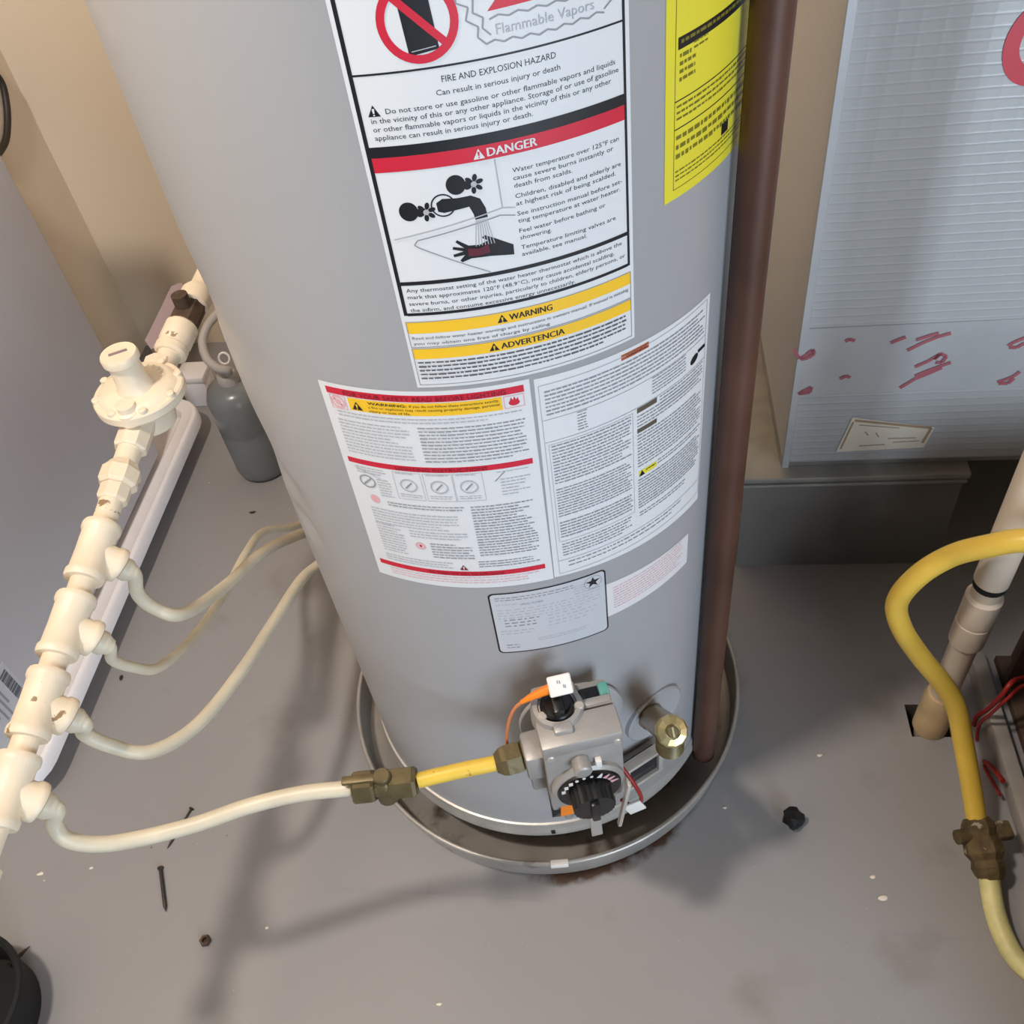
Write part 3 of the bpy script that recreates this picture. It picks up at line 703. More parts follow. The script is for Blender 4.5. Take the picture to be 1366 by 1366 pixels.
b = MB(); vbox(b, 0.010, 0.030, 0.022, 0.037, 0.392, 0.403, 0.002); b.build('igniter_socket', M['black'], gv)
b = MB(); vbox(b, 0.029, 0.039, 0.022, 0.037, 0.390, 0.407, 0.002); b.build('igniter_button', M['teal'], gv)
# temperature dial
dc = V(0.001, 0.0, 0.330)
b = MB(); b.lathe([(0.0, 0.078), (0.0365, 0.078), (0.0365, 0.085), (0.0335, 0.088), (0.0, 0.088)], frame(dc, NV), 40); b.build('dial_collar', M['valve_top'], gv)
b = MB(); b.lathe([(0.0, 0.0875), (0.0325, 0.0875), (0.0315, 0.0905), (0.0, 0.0905)], frame(dc, NV), 40); b.build('dial_skirt', M['black'], gv)
b = MB()
pr = []
for i in range(48):
    a = 2 * PI * i / 48; r = 0.0208 if i % 2 else 0.0198; pr.append((r * math.cos(a), r * math.sin(a)))
b.prism(pr, frame(dc + NV * 0.0895, NV), 0.021); b.build('temperature_knob', M['black'], gv, smooth=False)
b = MB(); b.box(dc + NV * 0.113 , (0.008, 0.006, 0.034), MV.to_3x3(), 0.0015); b.build('knob_grip', M['black'], gv)
for i, a in enumerate((165, 148, 132, 116, 100, 84)):
    ar = math.radians(a); p = dc + NV * 0.0907 + (UV * math.cos(ar) + ZV * math.sin(ar)) * 0.0268
    b = MB()
    if i < 3: b.box(p, (0.004, 0.0006, 0.005), MV.to_3x3())
    else: b.cyl(p, p + NV * 0.0006, 0.0017, n=10)
    b.build('dial_mark', M['white'], gv, smooth=False)
for i, a in enumerate((64, 48, 33, 18)):
    ar = math.radians(a); d = UV * math.cos(ar) + ZV * math.sin(ar); p = dc + NV * 0.0907
    s = UV * -math.sin(ar) + ZV * math.cos(ar)
    b = MB(); b.quad(p + d * 0.0225 - s * 0.0026, p + d * 0.0225 + s * 0.0026, p + d * 0.0305 + s * 0.0008, p + d * 0.0305 - s * 0.0008)
    b.build('dial_arrow', M['white'] if i == 0 else M['p_pink'], gv, smooth=False)
b = MB(); vbox(b, 0.010, 0.016, 0.080, 0.0865, 0.360, 0.374, 0.001); b.build('dial_pointer', M['white'], gv)
# limit stops hanging below the dial
b = MB(); b.box(V(0.004, 0.086, 0.258), (0.012, 0.003, 0.075), MV.to_3x3() @ Matrix.Rotation(math.radians(-4), 3, 'X'), 0.001); b.build('bracket_tab', M['trim'], gv)
b = MB(); b.box(V(0.034, 0.092, 0.283), (0.004, 0.006, 0.088), MV.to_3x3() @ Matrix.Rotation(math.radians(8), 3, 'Y'), 0.001); b.build('bracket_tab', M['trim'], gv)
# inlet on the left, wires, burner tube fittings
b = MB(); vbox(b, -0.055, -0.034, 0.032, 0.066, 0.326, 0.368, 0.004); b.build('inlet_boss', M['valve_top'], gv)
b = MB(); vbox(b, -0.052, -0.030, 0.018, 0.05, 0.272, 0.300, 0.003); vbox(b, -0.05, -0.034, 0.02, 0.054, 0.304, 0.320, 0.003); b.build('outlet_boss', M['valve'], gv)
b = MB(); b.cyl(V(-0.02, 0.050, 0.292), V(-0.02, 0.050, 0.262), 0.010, n=6); b.cyl(V(0.008, 0.045, 0.292), V(0.008, 0.045, 0.268), 0.007, n=6); b.build('burner_nut', M['brass'], gv, smooth=False)
b = MB(); b.tube(smoothpath([V(-0.02, 0.050, 0.265), V(-0.02, 0.045, 0.20), V(-0.015, 0.02, 0.14), V(-0.01, -0.01, 0.12)]), 0.006); b.build('burner_tube', M['valve'], gv)
b = MB(); b.tube(smoothpath([V(0.008, 0.045, 0.27), V(0.012, 0.06, 0.235), V(0.0, 0.04, 0.17), V(0.0, -0.01, 0.13)]), 0.0032); b.build('pilot_tube', M['redwire'], gv)
b = MB(); b.prism([(-0.014, 0), (0.016, 0), (0.008, 0.030), (-0.012, 0.034)], frame(V(-0.016, 0.076, 0.262), NV, UV), 0.003); b.build('orange_shield', M['orange'], gv, smooth=False)
b = MB(); b.tube(smoothpath([V(-0.058, 0.03, 0.322), V(-0.044, 0.045, 0.314), V(-0.03, 0.045, 0.308)]), 0.0028); b.build('red_lead', M['redwire'], gv)
b = MB(); b.tube(smoothpath([V(0.038, 0.06, 0.31), V(0.050, 0.075, 0.285), V(0.056, 0.078, 0.255), V(0.050, 0.07, 0.225), V(0.040, 0.055, 0.215)]), 0.0022); b.build('red_lead', M['redwire'], gv)
b = MB(); b.box(V(0.048, 0.080, 0.245), (0.019, 0.003, 0.022), MV.to_3x3() @ Matrix.Rotation(math.radians(-20), 3, 'Y'), 0.001)
b.build('wire_tag', M['white'], gv)
# orange thermocouple sleeve with its white tag
tp = [cylpx(*p) for p in ((742, 915), (728, 922), (708, 930), (692, 936), (684, 946), (678, 962), (676, 990), (684, 1014), (704, 1026))]
tq = []
for i, (dg, z) in enumerate(tp): tq.append(cylp(dg, z, RH + 0.014))
def ct(p): return onp(p[0], p[1], NV * (RH + 0.034), NV)
wq = [ct(p) for p in ((745, 914), (728, 921), (710, 929), (695, 937), (686, 946), (679, 962), (676, 985), (678, 1005))]
b = MB(); sq = smoothpath(wq[:4]); b.tube(sq, 0.005, radii=[0.0055 - 0.0035 * (i / (len(sq) - 1)) ** 1.5 for i in range(len(sq))]); sleeve = b.build('thermocouple_sleeve', M['orange'], gv)
b = MB(); b.tube(smoothpath(wq[3:]), 0.0016); b.build('thermocouple_wire', M['copperwire'], gv)
tgm = MV.to_3x3() @ Matrix.Rotation(math.radians(48), 3, 'X')
tc0 = onp(747, 914, NV * (RH + 0.037), NV)
b = MB(); b.box(tc0, (0.0225, 0.020, 0.004), tgm, 0.0019, 3); b.build('sleeve_tag', M['white'], gv)
for i, (du, dv) in enumerate(((-0.002, 0.004), (0.0, 0.0035), (0.003, -0.001), (0.0045, -0.0015))):
    b = MB(); b.box(tc0 + tgm @ Vector((du, dv, 0.0021)), (0.0012, 0.0032, 0.0003), tgm); b.build('tag_mark', M['p_grey'], gv, smooth=False)

# ---------------- burner access opening, sight window, drain cock
def shellpatch(d0, d1, z0, z1, off, n=14):
    b = MB()
    for i in range(n):
        a0 = d0 + (d1 - d0) * i / n; a1 = d0 + (d1 - d0) * (i + 1) / n
        q = [cylp(a0, z0, RH + off), cylp(a1, z0, RH + off), cylp(a1, z1, RH + off), cylp(a0, z1, RH + off)]
        b.quad(*q)
    return b
b = shellpatch(OD0, OD1, OZ0, OZ1, -0.09)
for i in range(14):
    a0 = OD0 + (OD1 - OD0) * i / 14; a1 = OD0 + (OD1 - OD0) * (i + 1) / 14
    for z in (OZ0, OZ1): b.quad(cylp(a0, z), cylp(a1, z), cylp(a1, z, RH - 0.09), cylp(a0, z, RH - 0.09))
for a in (OD0, OD1): b.quad(cylp(a, OZ0), cylp(a, OZ1), cylp(a, OZ1, RH - 0.09), cylp(a, OZ0, RH - 0.09))
b.build('burner_opening', M['soot'], heater, smooth=False)
# bowed door with the dark sight glass
b = MB()
door = []
for i in range(15):
    a = 15 + (40 - 15) * i / 14
    r = RH + 0.016
    door.append((cylp(a, 0, r), cylp(a, 0, RH + 0.001)))
for i in range(14):
    (o0, n0), (o1, n1) = door[i], door[i + 1]
    for lo, hi in ((0.118, 0.200),):
        A = [Vector((o0.x, o0.y, lo)), Vector((o1.x, o1.y, lo)), Vector((o1.x, o1.y, hi)), Vector((o0.x, o0.y, hi))]
        B = [Vector((n0.x, n0.y, lo)), Vector((n1.x, n1.y, lo)), Vector((n1.x, n1.y, hi)), Vector((n0.x, n0.y, hi))]
        b.quad(*A); b.quad(A[3], A[2], B[2], B[3]); b.quad(A[0], B[0], B[1], A[1])
        if i == 0: b.quad(A[0], A[3], B[3], B[0])
        if i == 13: b.quad(A[1], B[1], B[2], A[2])
bd = b.build('burner_door', M['valve'], heater)
TW = 25.0
wn = cylp(TW, 0, 1.0); wu = Vector((math.cos(math.radians(TW)), math.sin(math.radians(TW)), 0))
def Wm(u, n, z): return wu * u + wn * (RH + n) + ZV * z
wr = Matrix((wu, -wn, ZV)).transposed()
wz = onp(858, 1026, wn * (RH + 0.022), wn); wz, wx = wz.z - 0.131, wz.dot(wu)
b = MB()
for (u0, u1, z0, z1) in ((-0.026, 0.026, 0.150, 0.156), (-0.026, 0.026, 0.106, 0.112), (-0.026, -0.020, 0.112, 0.150), (0.020, 0.026, 0.112, 0.150)):
    b.box(Wm(wx + (u0 + u1) / 2, 0.020, wz + (z0 + z1) / 2), (u1 - u0, 0.012, z1 - z0), wr, 0.001)
b.build('window_frame', M['trim'], bd)
b = MB(); b.box(Wm(wx, 0.016, wz + 0.131), (0.042, 0.010, 0.04), wr); b.build('sight_glass', M['glass'], bd)
# drain cock: dished plate, barrel and end screw
TD = 31.0
dn_ = cylp(TD, 0, 1.0)
pD0 = cylp(TD, 0.252, RH)
b = MB(); b.lathe([(0.0, 0.0012), (0.024, 0.0014), (0.034, 0.003), (0.038, 0.0036), (0.040, 0.002), (0.041, -0.010)], frame(pD0, dn_), 40, False); b.build('drain_plate', M['jacket'], heater)
e1 = onp(897, 976, dn_ * (RH + 0.075), dn_)
e0 = onp(868, 955, dn_ * (RH + 0.004), dn_)
ax = (e1 - e0).normalized()
b = MB(); b.lathe([(0.0165, 0.0), (0.0155, 0.006), (0.0135, 0.010), (0.0135, 0.040), (0.015, 0.044), (0.015, (e1 - e0).length - 0.004)], frame(e0, ax), 28); dv = b.build('drain_cock', M['bronze'], heater)
b = MB(); b.lathe([(0.0160, -0.010), (0.0165, -0.003), (0.0145, 0.0), (0.008, 0.0015), (0.0075, 0.0)], frame(e1, ax), 12); b.build('end_cap', M['brass_bright'], dv, smooth=False)
b = MB(); b.lathe([(0.0062, 0.0), (0.0062, 0.003), (0.005, 0.004)], frame(e1, ax), 16); b.build('cap_screw', M['brass'], dv)
b = MB(); b.box(e1 + ax * 0.0043, (0.002, 0.010, 0.002), frame((0, 0, 0), ax).to_3x3()); b.build('screw_slot', M['brass_bright'], dv)
tb = [(0.0135, 0.0)]
for i in range(7): tb += [(0.0145, 0.010 + i * 0.004), (0.0128, 0.012 + i * 0.004)]
b = MB(); b.lathe(tb, frame(e1 - ax * 0.012 , (0.0, 0.0, -1)), 24); b.build('hose_thread', M['brass'], dv)

# ================================================================== DRAIN PAN
pan = thing('drain_pan', (0.003, 0, 0), 'round metal drain pan with rolled rim under the water heater', 'drain pan')
PR = 0.2701
b = MB()
prof = [(0.0, 0.003), (0.255, 0.003), (0.262, 0.006), (PR - 0.0035, 0.050), (PR - 0.0035, 0.0525)]
for i in range(9):
    a = PI - i * PI * 1.25 / 8; prof.append((PR - 0.0005 + 0.003 * math.cos(a), 0.0525 + 0.003 * math.sin(a)))
prof += [(PR - 0.002, 0.048), (0.2635, 0.004), (0.257, 0.0005), (0.0, 0.0005)]
b.lathe(prof, Matrix.Translation((0.003, 0, 0)), 128, False); b.build('pan_body', M['pan'], pan)
for (px, py) in ((746, 1149),):
    q = at(px, py, 0.054); q = (q - Vector((0.003, 0, 0))); q.z = 0; q.normalize(); t = Vector((-q.y, q.x, 0))
    c = Vector((0.003, 0, 0)) + q * (PR + 0.0005) + ZV * 0.053
    b = MB(); b.box(c, (0.022 if px > 600 else 0.010, 0.008, 0.008), Matrix((t, -q, ZV)).transposed(), 0.001); b.build('rim_sticker', M['white'], pan)

# ================================================================== DISCHARGE PIPE beside the heater
p0 = Vector((0.195, -0.150, 0.045)); p1 = Vector((0.206, -0.142, 1.30))
dp = thing('discharge_pipe', (p0.x, p0.y, p0.z), 'brown vertical relief discharge pipe alongside the water heater', 'pipe')
r_ = 0.0142
pts = [p0 + (p1 - p0) * (i / 24) for i in range(25)]
MB().tube(pts, r_, 28).build('pipe_run', M['brown'], dp)
inn = Vector((-p1.x, -p1.y, 0)).normalized()
arc = [p1 + inn * (0.045 * (1 - math.cos(a))) + ZV * (0.045 * math.sin(a)) for a in [PI / 2 * i / 8 for i in range(9)]]
out = Vector((p1.x, p1.y, 0)).normalized()
arc = [p1, p1 + ZV * 0.02, p1 + ZV * 0.035 + inn * 0.004, p1 + ZV * 0.04 + inn * 0.014]
MB().tube(smoothpath(arc, 6), 0.018, 20).build('elbow', M['brown'], dp)

# ================================================================== GAS MANIFOLD on the left
A_ = at(10, 1055, 0.46); B_ = at(195, 540, 0.54)
AXM = (B_ - A_); LM = AXM.length; axm = AXM.normalized()
def MP(t): return A_ + AXM * t
side = Vector((axm.y, -axm.x, 0)).normalized(); upm = side.cross(axm).normalized()
dout = (side * 0.85 - ZV).normalized()            # the tee branches look down towards the heater
axm2 = (axm + side * 0.09).normalized()
def MP2(t): return MP(1.0) + axm2 * ((t - 1.0) * LM)
man = thing('gas_manifold', MP(0.5), 'cream painted gas pipe manifold of tees with a round regulator', 'gas pipe')
def run(mb, t0, t1, r, n=24, bev=0.0): mb.cyl(MP(t0), MP(t1), r, n=n, bev=bev); return mb
TEES = (0.0, 0.185, 0.37, 0.56)
for i, t in enumerate(TEES):
    b = MB(); h = 0.033
    o = MP(t)
    b.lathe([(0.0130, -h), (0.0190, -h), (0.0202, -h + 0.003), (0.0202, -h + 0.008), (0.0182, -h + 0.011), (0.0178, 0), (0.0182, h - 0.011), (0.0202, h - 0.008), (0.0202, h - 0.003), (0.0190, h), (0.0130, h)], frame(o, axm), 32)
    b.lathe([(0.0165, 0.0), (0.0165, 0.020), (0.0188, 0.023), (0.0188, 0.029), (0.0178, 0.031), (0.011, 0.031)], frame(o, dout), 32)
    b.build('tee', M['cream'] if i != 1 else M['cream_worn'], man)
for (t0, t1) in ((0.07, 0.115), (0.255, 0.30), (0.44, 0.49), (0.63, 0.70)):
    b = MB(); run(b, t0, t1, 0.0126); b.build('nipple', M['cream_worn'], man)
b = MB(); run(b, -0.17, -0.07, 0.0126); b.build('nipple', M['cream'], man)
b = MB(); run(b, -0.22, -0.15, 0.019, n=8); b.build('end_cap', M['cream'], man, smooth=False)
# union
b = MB(); b.lathe([(0.0145, 0.0), (0.0165, 0.003), (0.0165, 0.018), (0.0145, 0.021)], frame(MP(0.70), axm), 8); 
un = b.build('union_tail', M['cream_worn'], man, smooth=False)
b = MB(); b.lathe([(0.018, 0.0), (0.0215, 0.004), (0.0215, 0.020), (0.0185, 0.024), (0.0155, 0.030)], frame(MP(0.70) + axm * 0.019, axm), 8); b.build('union_nut', M['cream_worn'], man, smooth=False)
b = MB(); run(b, 0.77, 0.89, 0.0135); b.build('nipple', M['cream'], man)
# regulator: inlet and outlet necks, flanged diaphragm housing, spring tower, vent, screws
rc = MP(1.0)
b = MB()
b.cyl(rc - axm * 0.064, rc + axm * 0.064, 0.0185, n=8, bev=0.002)
b.lathe([(0.0, -0.030), (0.026, -0.026), (0.030, -0.006), (0.036, 0.006), (0.049, 0.010), (0.0515, 0.013), (0.0515, 0.022), (0.050, 0.024), (0.045, 0.025), (0.042, 0.0285), (0.037, 0.0305), (0.026, 0.033), (0.0, 0.034)], Matrix.Translation(rc), 48)
reg = b.build('regulator', M['cream'], man, angle=30); tag(reg, 'cream painted round gas pressure regulator with spring tower')
tw = rc + side * 0.003 - axm * 0.006
b = MB(); b.lathe([(0.024, 0.028), (0.0195, 0.037), (0.0178, 0.043), (0.0172, 0.068), (0.0205, 0.071), (0.0208, 0.078), (0.0195, 0.0805), (0.0, 0.0805)], Matrix.Translation(tw), 32); b.build('spring_tower', M['cream'], reg)
b = MB(); b.box(tw + ZV * 0.081, (0.020, 0.003, 0.0015), Matrix.Rotation(0.3, 3, 'Z')); b.build('tower_slot', M['purple'], reg)
vt = rc - axm * 0.039 + side * 0.004
b = MB(); b.lathe([(0.0135, 0.018), (0.0135, 0.032), (0.0105, 0.034), (0.0105, 0.041), (0.0, 0.042)], Matrix.Translation(vt), 20); b.build('vent_boss', M['cream'], reg)
for k in range(8):
    a = 2 * PI * (k + 0.35) / 8; p = rc + (axm * math.cos(a) + side * math.sin(a)) * 0.0465; p.z = rc.z + 0.0235
    b = MB(); b.cyl(p, p + ZV * 0.0055, 0.0048, n=10, bev=0.001); b.build('flange_screw', M['cream'], reg)
for k in range(9):
    a = math.radians(-52 + k * 14); p = rc + (axm * math.cos(a) + side * math.sin(a)) * 0.0315; p.z = rc.z + 0.0320
    b = MB(); b.box(p, (0.0022, 0.0062, 0.0016), Matrix.Rotation(math.atan2(p.y - rc.y, p.x - rc.x) + PI / 2 + 0.3 * (k % 2), 3, 'Z'), 0.0004, 1); b.build('cast_letter', M['cream'], reg)
# nipple, union and ball valve behind the regulator
b = MB(); b.cyl(MP2(1.10), MP2(1.20), 0.0135, n=24); b.build('nipple', M['cream'], man)
b = MB(); b.lathe([(0.016, 0), (0.0195, 0.003), (0.0195, 0.011), (0.0175, 0.013), (0.0175, 0.016), (0.0196, 0.019), (0.0196, 0.044), (0.016, 0.048)], frame(MP2(1.17), axm2), 24); b.build('union_body', M['cream_worn'], man)
b = MB(); b.cyl(MP2(1.27), MP2(1.36), 0.0175, n=8); b.cyl(MP2(1.315), MP2(1.315) + ZV * 0.03, 0.010); bv = b.build('ball_valve', M['iron'], man); tag(bv, 'rusty bare gas cock with flat mauve handle')
b = MB(); hm = frame(MP2(1.30) - side * 0.024 + ZV * 0.002, upm, axm2)
b.prism([(-0.055, -0.004), (-0.045, -0.012), (0.048, -0.010), (0.054, 0.0), (0.048, 0.010), (-0.042, 0.010)], hm, 0.006); b.build('valve_handle', M['purple'], bv)
b = MB(); b.lathe([(0.015, 0), (0.0195, 0.004), (0.0195, 0.022), (0.0165, 0.028), (0.0130, 0.034), (0.0126, 0.09)], frame(MP2(1.345), axm2), 24); b.build('coupling', M['cream'], man)
wl = MP2(1.5); far = wl + axm2 * ((0.90 - wl.dot(EY)) / axm2.dot(EY)) 
b = MB(); b.cyl(MP2(1.5), far, 0.0125); b.build('supply_pipe', M['cream'], man)

def hexnut(mb, p, d, r, L):
    mb.lathe([(r * 0.86, 0), (r, L * 0.12), (r, L * 0.88), (r * 0.86, L)], frame(p, d), 6); return mb
HG = 'cream gas hoses leaving the manifold'
def tee_out(t): return MP(t) + dout * 0.0312
def hose(label, tee, pts, r=0.0076):
    t0 = tee_out(tee)
    h = thing('gas_hose', t0, label, 'gas hose', HG)
    b = MB(); b.lathe([(0.0110, 0.0004), (0.0125, 0.002), (0.0125, 0.008), (0.0100, 0.012), (0.0080, 0.017)], frame(t0, dout), 16); b.build('flare_nut', M['hose'], h)
    P = [t0 + dout * 0.004, t0 + dout * 0.016] + pts
    b = MB(); b.tube(smoothpath(P, 8), r, 14); b.build('tube', M['hose'], h)
    return h
hose('cream flexible gas hose from the tee closest to the regulator', TEES[3], [at(184, 792, 0.435), at(208, 812, 0.405), at(245, 819, 0.375), at(300, 782, 0.31), at(350, 737, 0.25), at(400, 713, 0.19), Vector((-0.25, 0.285, 0.15)), RM(-0.12, 0.55, 0.10), RM(0.0, 0.89, 0.08)])
hose('thin looping cream gas hose from the second tee below the regulator', TEES[2], [at(150, 880, 0.42), at(178, 890, 0.385), at(212, 890, 0.35), at(258, 850, 0.30), at(300, 790, 0.25), at(328, 738, 0.20), at(352, 709, 0.165), at(400, 699, 0.13), Vector((-0.27, 0.39, 0.10)), RM(-0.22, 0.65, 0.08), RM(-0.15, 0.89, 0.08)], 0.0060)
hose('long sagging cream gas hose from the third tee below the regulator', TEES[1], [at(112, 978, 0.41), at(145, 994, 0.385), at(200, 1003, 0.355), at(262, 968, 0.325), at(320, 898, 0.295), at(368, 825, 0.255), at(400, 776, 0.22), at(424, 754, 0.195), Vector((-0.23, 0.24, 0.16)), Vector((-0.12, 0.36, 0.13)), RM(0.06, 0.65, 0.10), RM(0.16, 0.89, 0.08)], 0.0076)

# hose to the heater's gas valve, with a small brass stop cock
zi = 0.356
hv = thing('gas_connector', tee_out(TEES[0]), 'cream and yellow gas hose with brass stop cock feeding the gas valve', 'gas hose')
t0 = tee_out(TEES[0])
b = MB(); b.lathe([(0.0110, 0.0004), (0.0125, 0.002), (0.0125, 0.008), (0.0100, 0.012), (0.0080, 0.017)], frame(t0, dout), 16); b.build('flare_nut', M['hose'], hv)
inl = at(704, 1006, zi)
q_nut = at(686, 1011, zi); q_y0 = at(666, 1017, zi); q_y1 = at(562, 1040, zi); q_v1 = at(556, 1042, zi); q_v0 = at(472, 1051, zi)
P = [t0 + dout * 0.004, t0 + dout * 0.016, at(72, 1098, 0.405), at(92, 1121, 0.385), at(150, 1125, 0.365), at(250, 1103, 0.352), at(330, 1076, 0.355), at(400, 1059, 0.356), q_v0]
b = MB(); b.tube(smoothpath(P, 8), 0.0079, 14); b.build('cream_tube', M['hose'], hv)
b = MB(); b.tube(smoothpath([q_v1, q_y1, (q_y1 + q_y0) / 2 + ZV * 0.001, q_y0, q_nut], 6), 0.0078, 14); b.build('yellow_tube', M['yellow'], hv)
dnut = (inl - q_y0).normalized()
b = MB(); b.lathe([(0.0105, -0.002), (0.0155, 0.004), (0.0170, 0.009), (0.0170, 0.024), (0.0140, 0.026)], frame(q_y0 - dnut * 0.002, dnut), 6); b.lathe([(0.0148, 0.026), (0.0158, 0.028), (0.0158, 0.038), (0.013, 0.043)], frame(q_y0 - dnut * 0.002, dnut), 14); b.build('inlet_nut', M['brass'], hv, smooth=False)
dvv = (q_v1 - q_v0).normalized(); LV = (q_v1 - q_v0).length
b = MB(); hexnut(b, q_v0, dvv, 0.0175, 0.022); hexnut(b, q_v1 - dvv * 0.028, dvv, 0.0165, 0.028); b.cyl(q_v0 + dvv * 0.018, q_v1 - dvv * 0.02, 0.0115, n=16)
sv = b.build('stop_cock', M['brass'], hv, smooth=False); tag(sv, 'dull brass stop cock')
vm = (q_v0 + q_v1) / 2; sdv = dvv.cross(ZV).normalized()
b = MB(); b.lathe([(0.006, -0.022), (0.0105, -0.020), (0.0115, -0.010), (0.0125, 0.0), (0.0115, 0.010), (0.0085, 0.014)], frame(vm, (ZV - sdv * 0.2)), 16); b.build('cock_core', M['brass'], sv)
b = MB(); b.box(vm - dvv * 0.016 + ZV * 0.0155, (0.048, 0.009, 0.006), frame((0, 0, 0), ZV, dvv).to_3x3(), 0.002); b.cyl(vm + ZV * 0.012, vm + ZV * 0.020, 0.0085, n=14, bev=0.001); b.build('cock_handle', M['brass'], sv)

# ================================================================== GREY CABINET in its white tray
cab = thing('cabinet', RM(-0.8195, 0.17, 0.0455), 'pale grey metal cabinet side standing in a white tray', 'cabinet')
b = MB(); b.box((-0.8195, 0.1725, 0.4305), (0.151, 0.645, 0.759), None, 0.012, 3); b.build('body', M['washer'], cab, mtx=ROOM.copy())
b = MB(); b.box((-0.8195, 0.1725, 0.0485), (0.13, 0.62, 0.006)); b.build('plinth', M['washer'], cab, mtx=ROOM.copy())
def fc(px, py): q = onp(px, py, EX * -0.744, EX); return q.dot(EY), q.z
(ya, za), (yb, zb) = fc(2, 898), fc(31, 932)
ym = (ya + yb) / 2
b = MB(); b.box((-0.7435, ym - 0.046, (za + zb) / 2), (0.0008, 0.12, za - zb + 0.02)); stk = b.build('rating_sticker', M['p_offwhite'], cab, smooth=False, mtx=ROOM.copy()); tag(stk, 'silver sticker with barcode')
b = MB(); zc = za
while zc > zb:
    wd = random.choice((0.0008, 0.0012, 0.002)); b.box((-0.7428, ym, zc - wd / 2), (0.0004, 0.016, wd)); zc -= wd + random.choice((0.0008, 0.0012, 0.0018))
b.build('barcode', M['p_dgrey'], stk, smooth=False, mtx=ROOM.copy())['kind'] = 'stuff'
b = MB()
for (yo, zo, L) in ((0.022, 0.1, 0.5), (0.030, 0.3, 0.6), (0.040, 0.05, 0.8), (0.050, 0.2, 0.4)): b.box((-0.7428, ym - yo, za - (za - zb) * (zo + L / 2)), (0.0004, 0.0035, (za - zb) * L))
b.build('sticker_print', M['p_grey'], stk, smooth=False, mtx=ROOM.copy())['kind'] = 'stuff'
tray = thing('tray', RM(-0.82, 0.235, 0), 'white plastic tray with rounded corners under the grey cabinet', 'tray')
def rr2(x0, y0, x1, y1, r, n=6): return rrect(x0, y0, x1, y1, r, n)
TX0, TX1, TY0, TY1 = -0.936, -0.700, -0.190, 0.640
loops = []
for (ins, z) in ((0.006, 0.034), (0.0, 0.036), (0.0, 0.058), (0.003, 0.062), (0.009, 0.063), (0.011, 0.0615), (0.030, 0.0615), (0.033, 0.059), (0.036, 0.046), (0.05, 0.044)):
    loops.append([(x, y, z) for x, y in rr2(TX0 + ins, TY0 + ins, TX1 - ins, TY1 - ins, max(0.06 - ins, 0.01))])
b = MB(); R_ = [[b.b.verts.new(v) for v in lp] for lp in loops]
for a, c in zip(R_, R_[1:]):
    n = len(a)
    for i in range(n): b.b.faces.new((a[i], a[(i + 1) % n], c[(i + 1) % n], c[i]))
b.b.faces.new(R_[-1]); b.b.faces.new(list(reversed(R_[0])))
b.build('tray_shell', M['tray'], tray, mtx=ROOM.copy())
for (fx_, fy_) in ((-0.80, 0.0), (-0.80, 0.5), (-0.88, 0.0), (-0.88, 0.5)):
    b = MB(); b.cyl((fx_, fy_, 0.0), (fx_, fy_, 0.037), 0.03); b.build('foot', M['blackmatt'], tray, mtx=ROOM.copy())
# small white box behind the tray
c = at(268, 545); wb = thing('plastic_box', c, 'small white plastic box on the floor behind the white tray', 'box')
X_, Y_ = c.dot(EX), c.dot(EY) + 0.03
b = MB(); b.box((X_, Y_, 0.032), (0.055, 0.05, 0.064), None, 0.004); b.build('box_body', M['tray'], wb, mtx=ROOM.copy())
b = MB(); b.box((X_, Y_, 0.070), (0.060, 0.055, 0.014), None, 0.003); b.build('lid', M['tray'], wb, mtx=ROOM.copy())

# ================================================================== DARK GREY CANISTER behind the heater
c = at(354, 622); cn_ = thing('canister', c, 'glossy dark grey plastic canister with a looped hose behind the water heater', 'canister')
b = MB(); b.lathe([(0.0, 0.0), (0.040, 0.0), (0.047, 0.006), (0.0505, 0.02), (0.0505, 0.105), (0.049, 0.11), (0.0505, 0.115), (0.0505, 0.180), (0.044, 0.197), (0.030, 0.206), (0.016, 0.210), (0.0, 0.210)], Matrix.Translation(c), 40); b.build('canister_body', M['greycan'], cn_)
b = MB(); b.lathe([(0.018, 0.2095), (0.018, 0.224), (0.015, 0.228), (0.0, 0.228)], Matrix.Translation(c), 20); b.build('cap', M['greyhose'], cn_)
top = c + ZV * 0.224
hp = [top, at(304, 494, 0.245), at(290, 491, 0.255), at(276, 478, 0.27), at(270, 457, 0.285), at(276, 436, 0.30), at(290, 418, 0.31)]
b = MB(); b.tube(smoothpath(hp, 6), 0.0075, 12); b.build('hose', M['greyhose'], cn_)
b = MB(); q = at(299, 478, 0.255); b.tube([q + Vector((0.009 * math.cos(a), 0.004 * math.sin(a), 0.009 * math.sin(a))) for a in [2 * PI * i / 14 for i in range(15)]], 0.002, 8); b.build('hose_clip', M['white'], cn_)

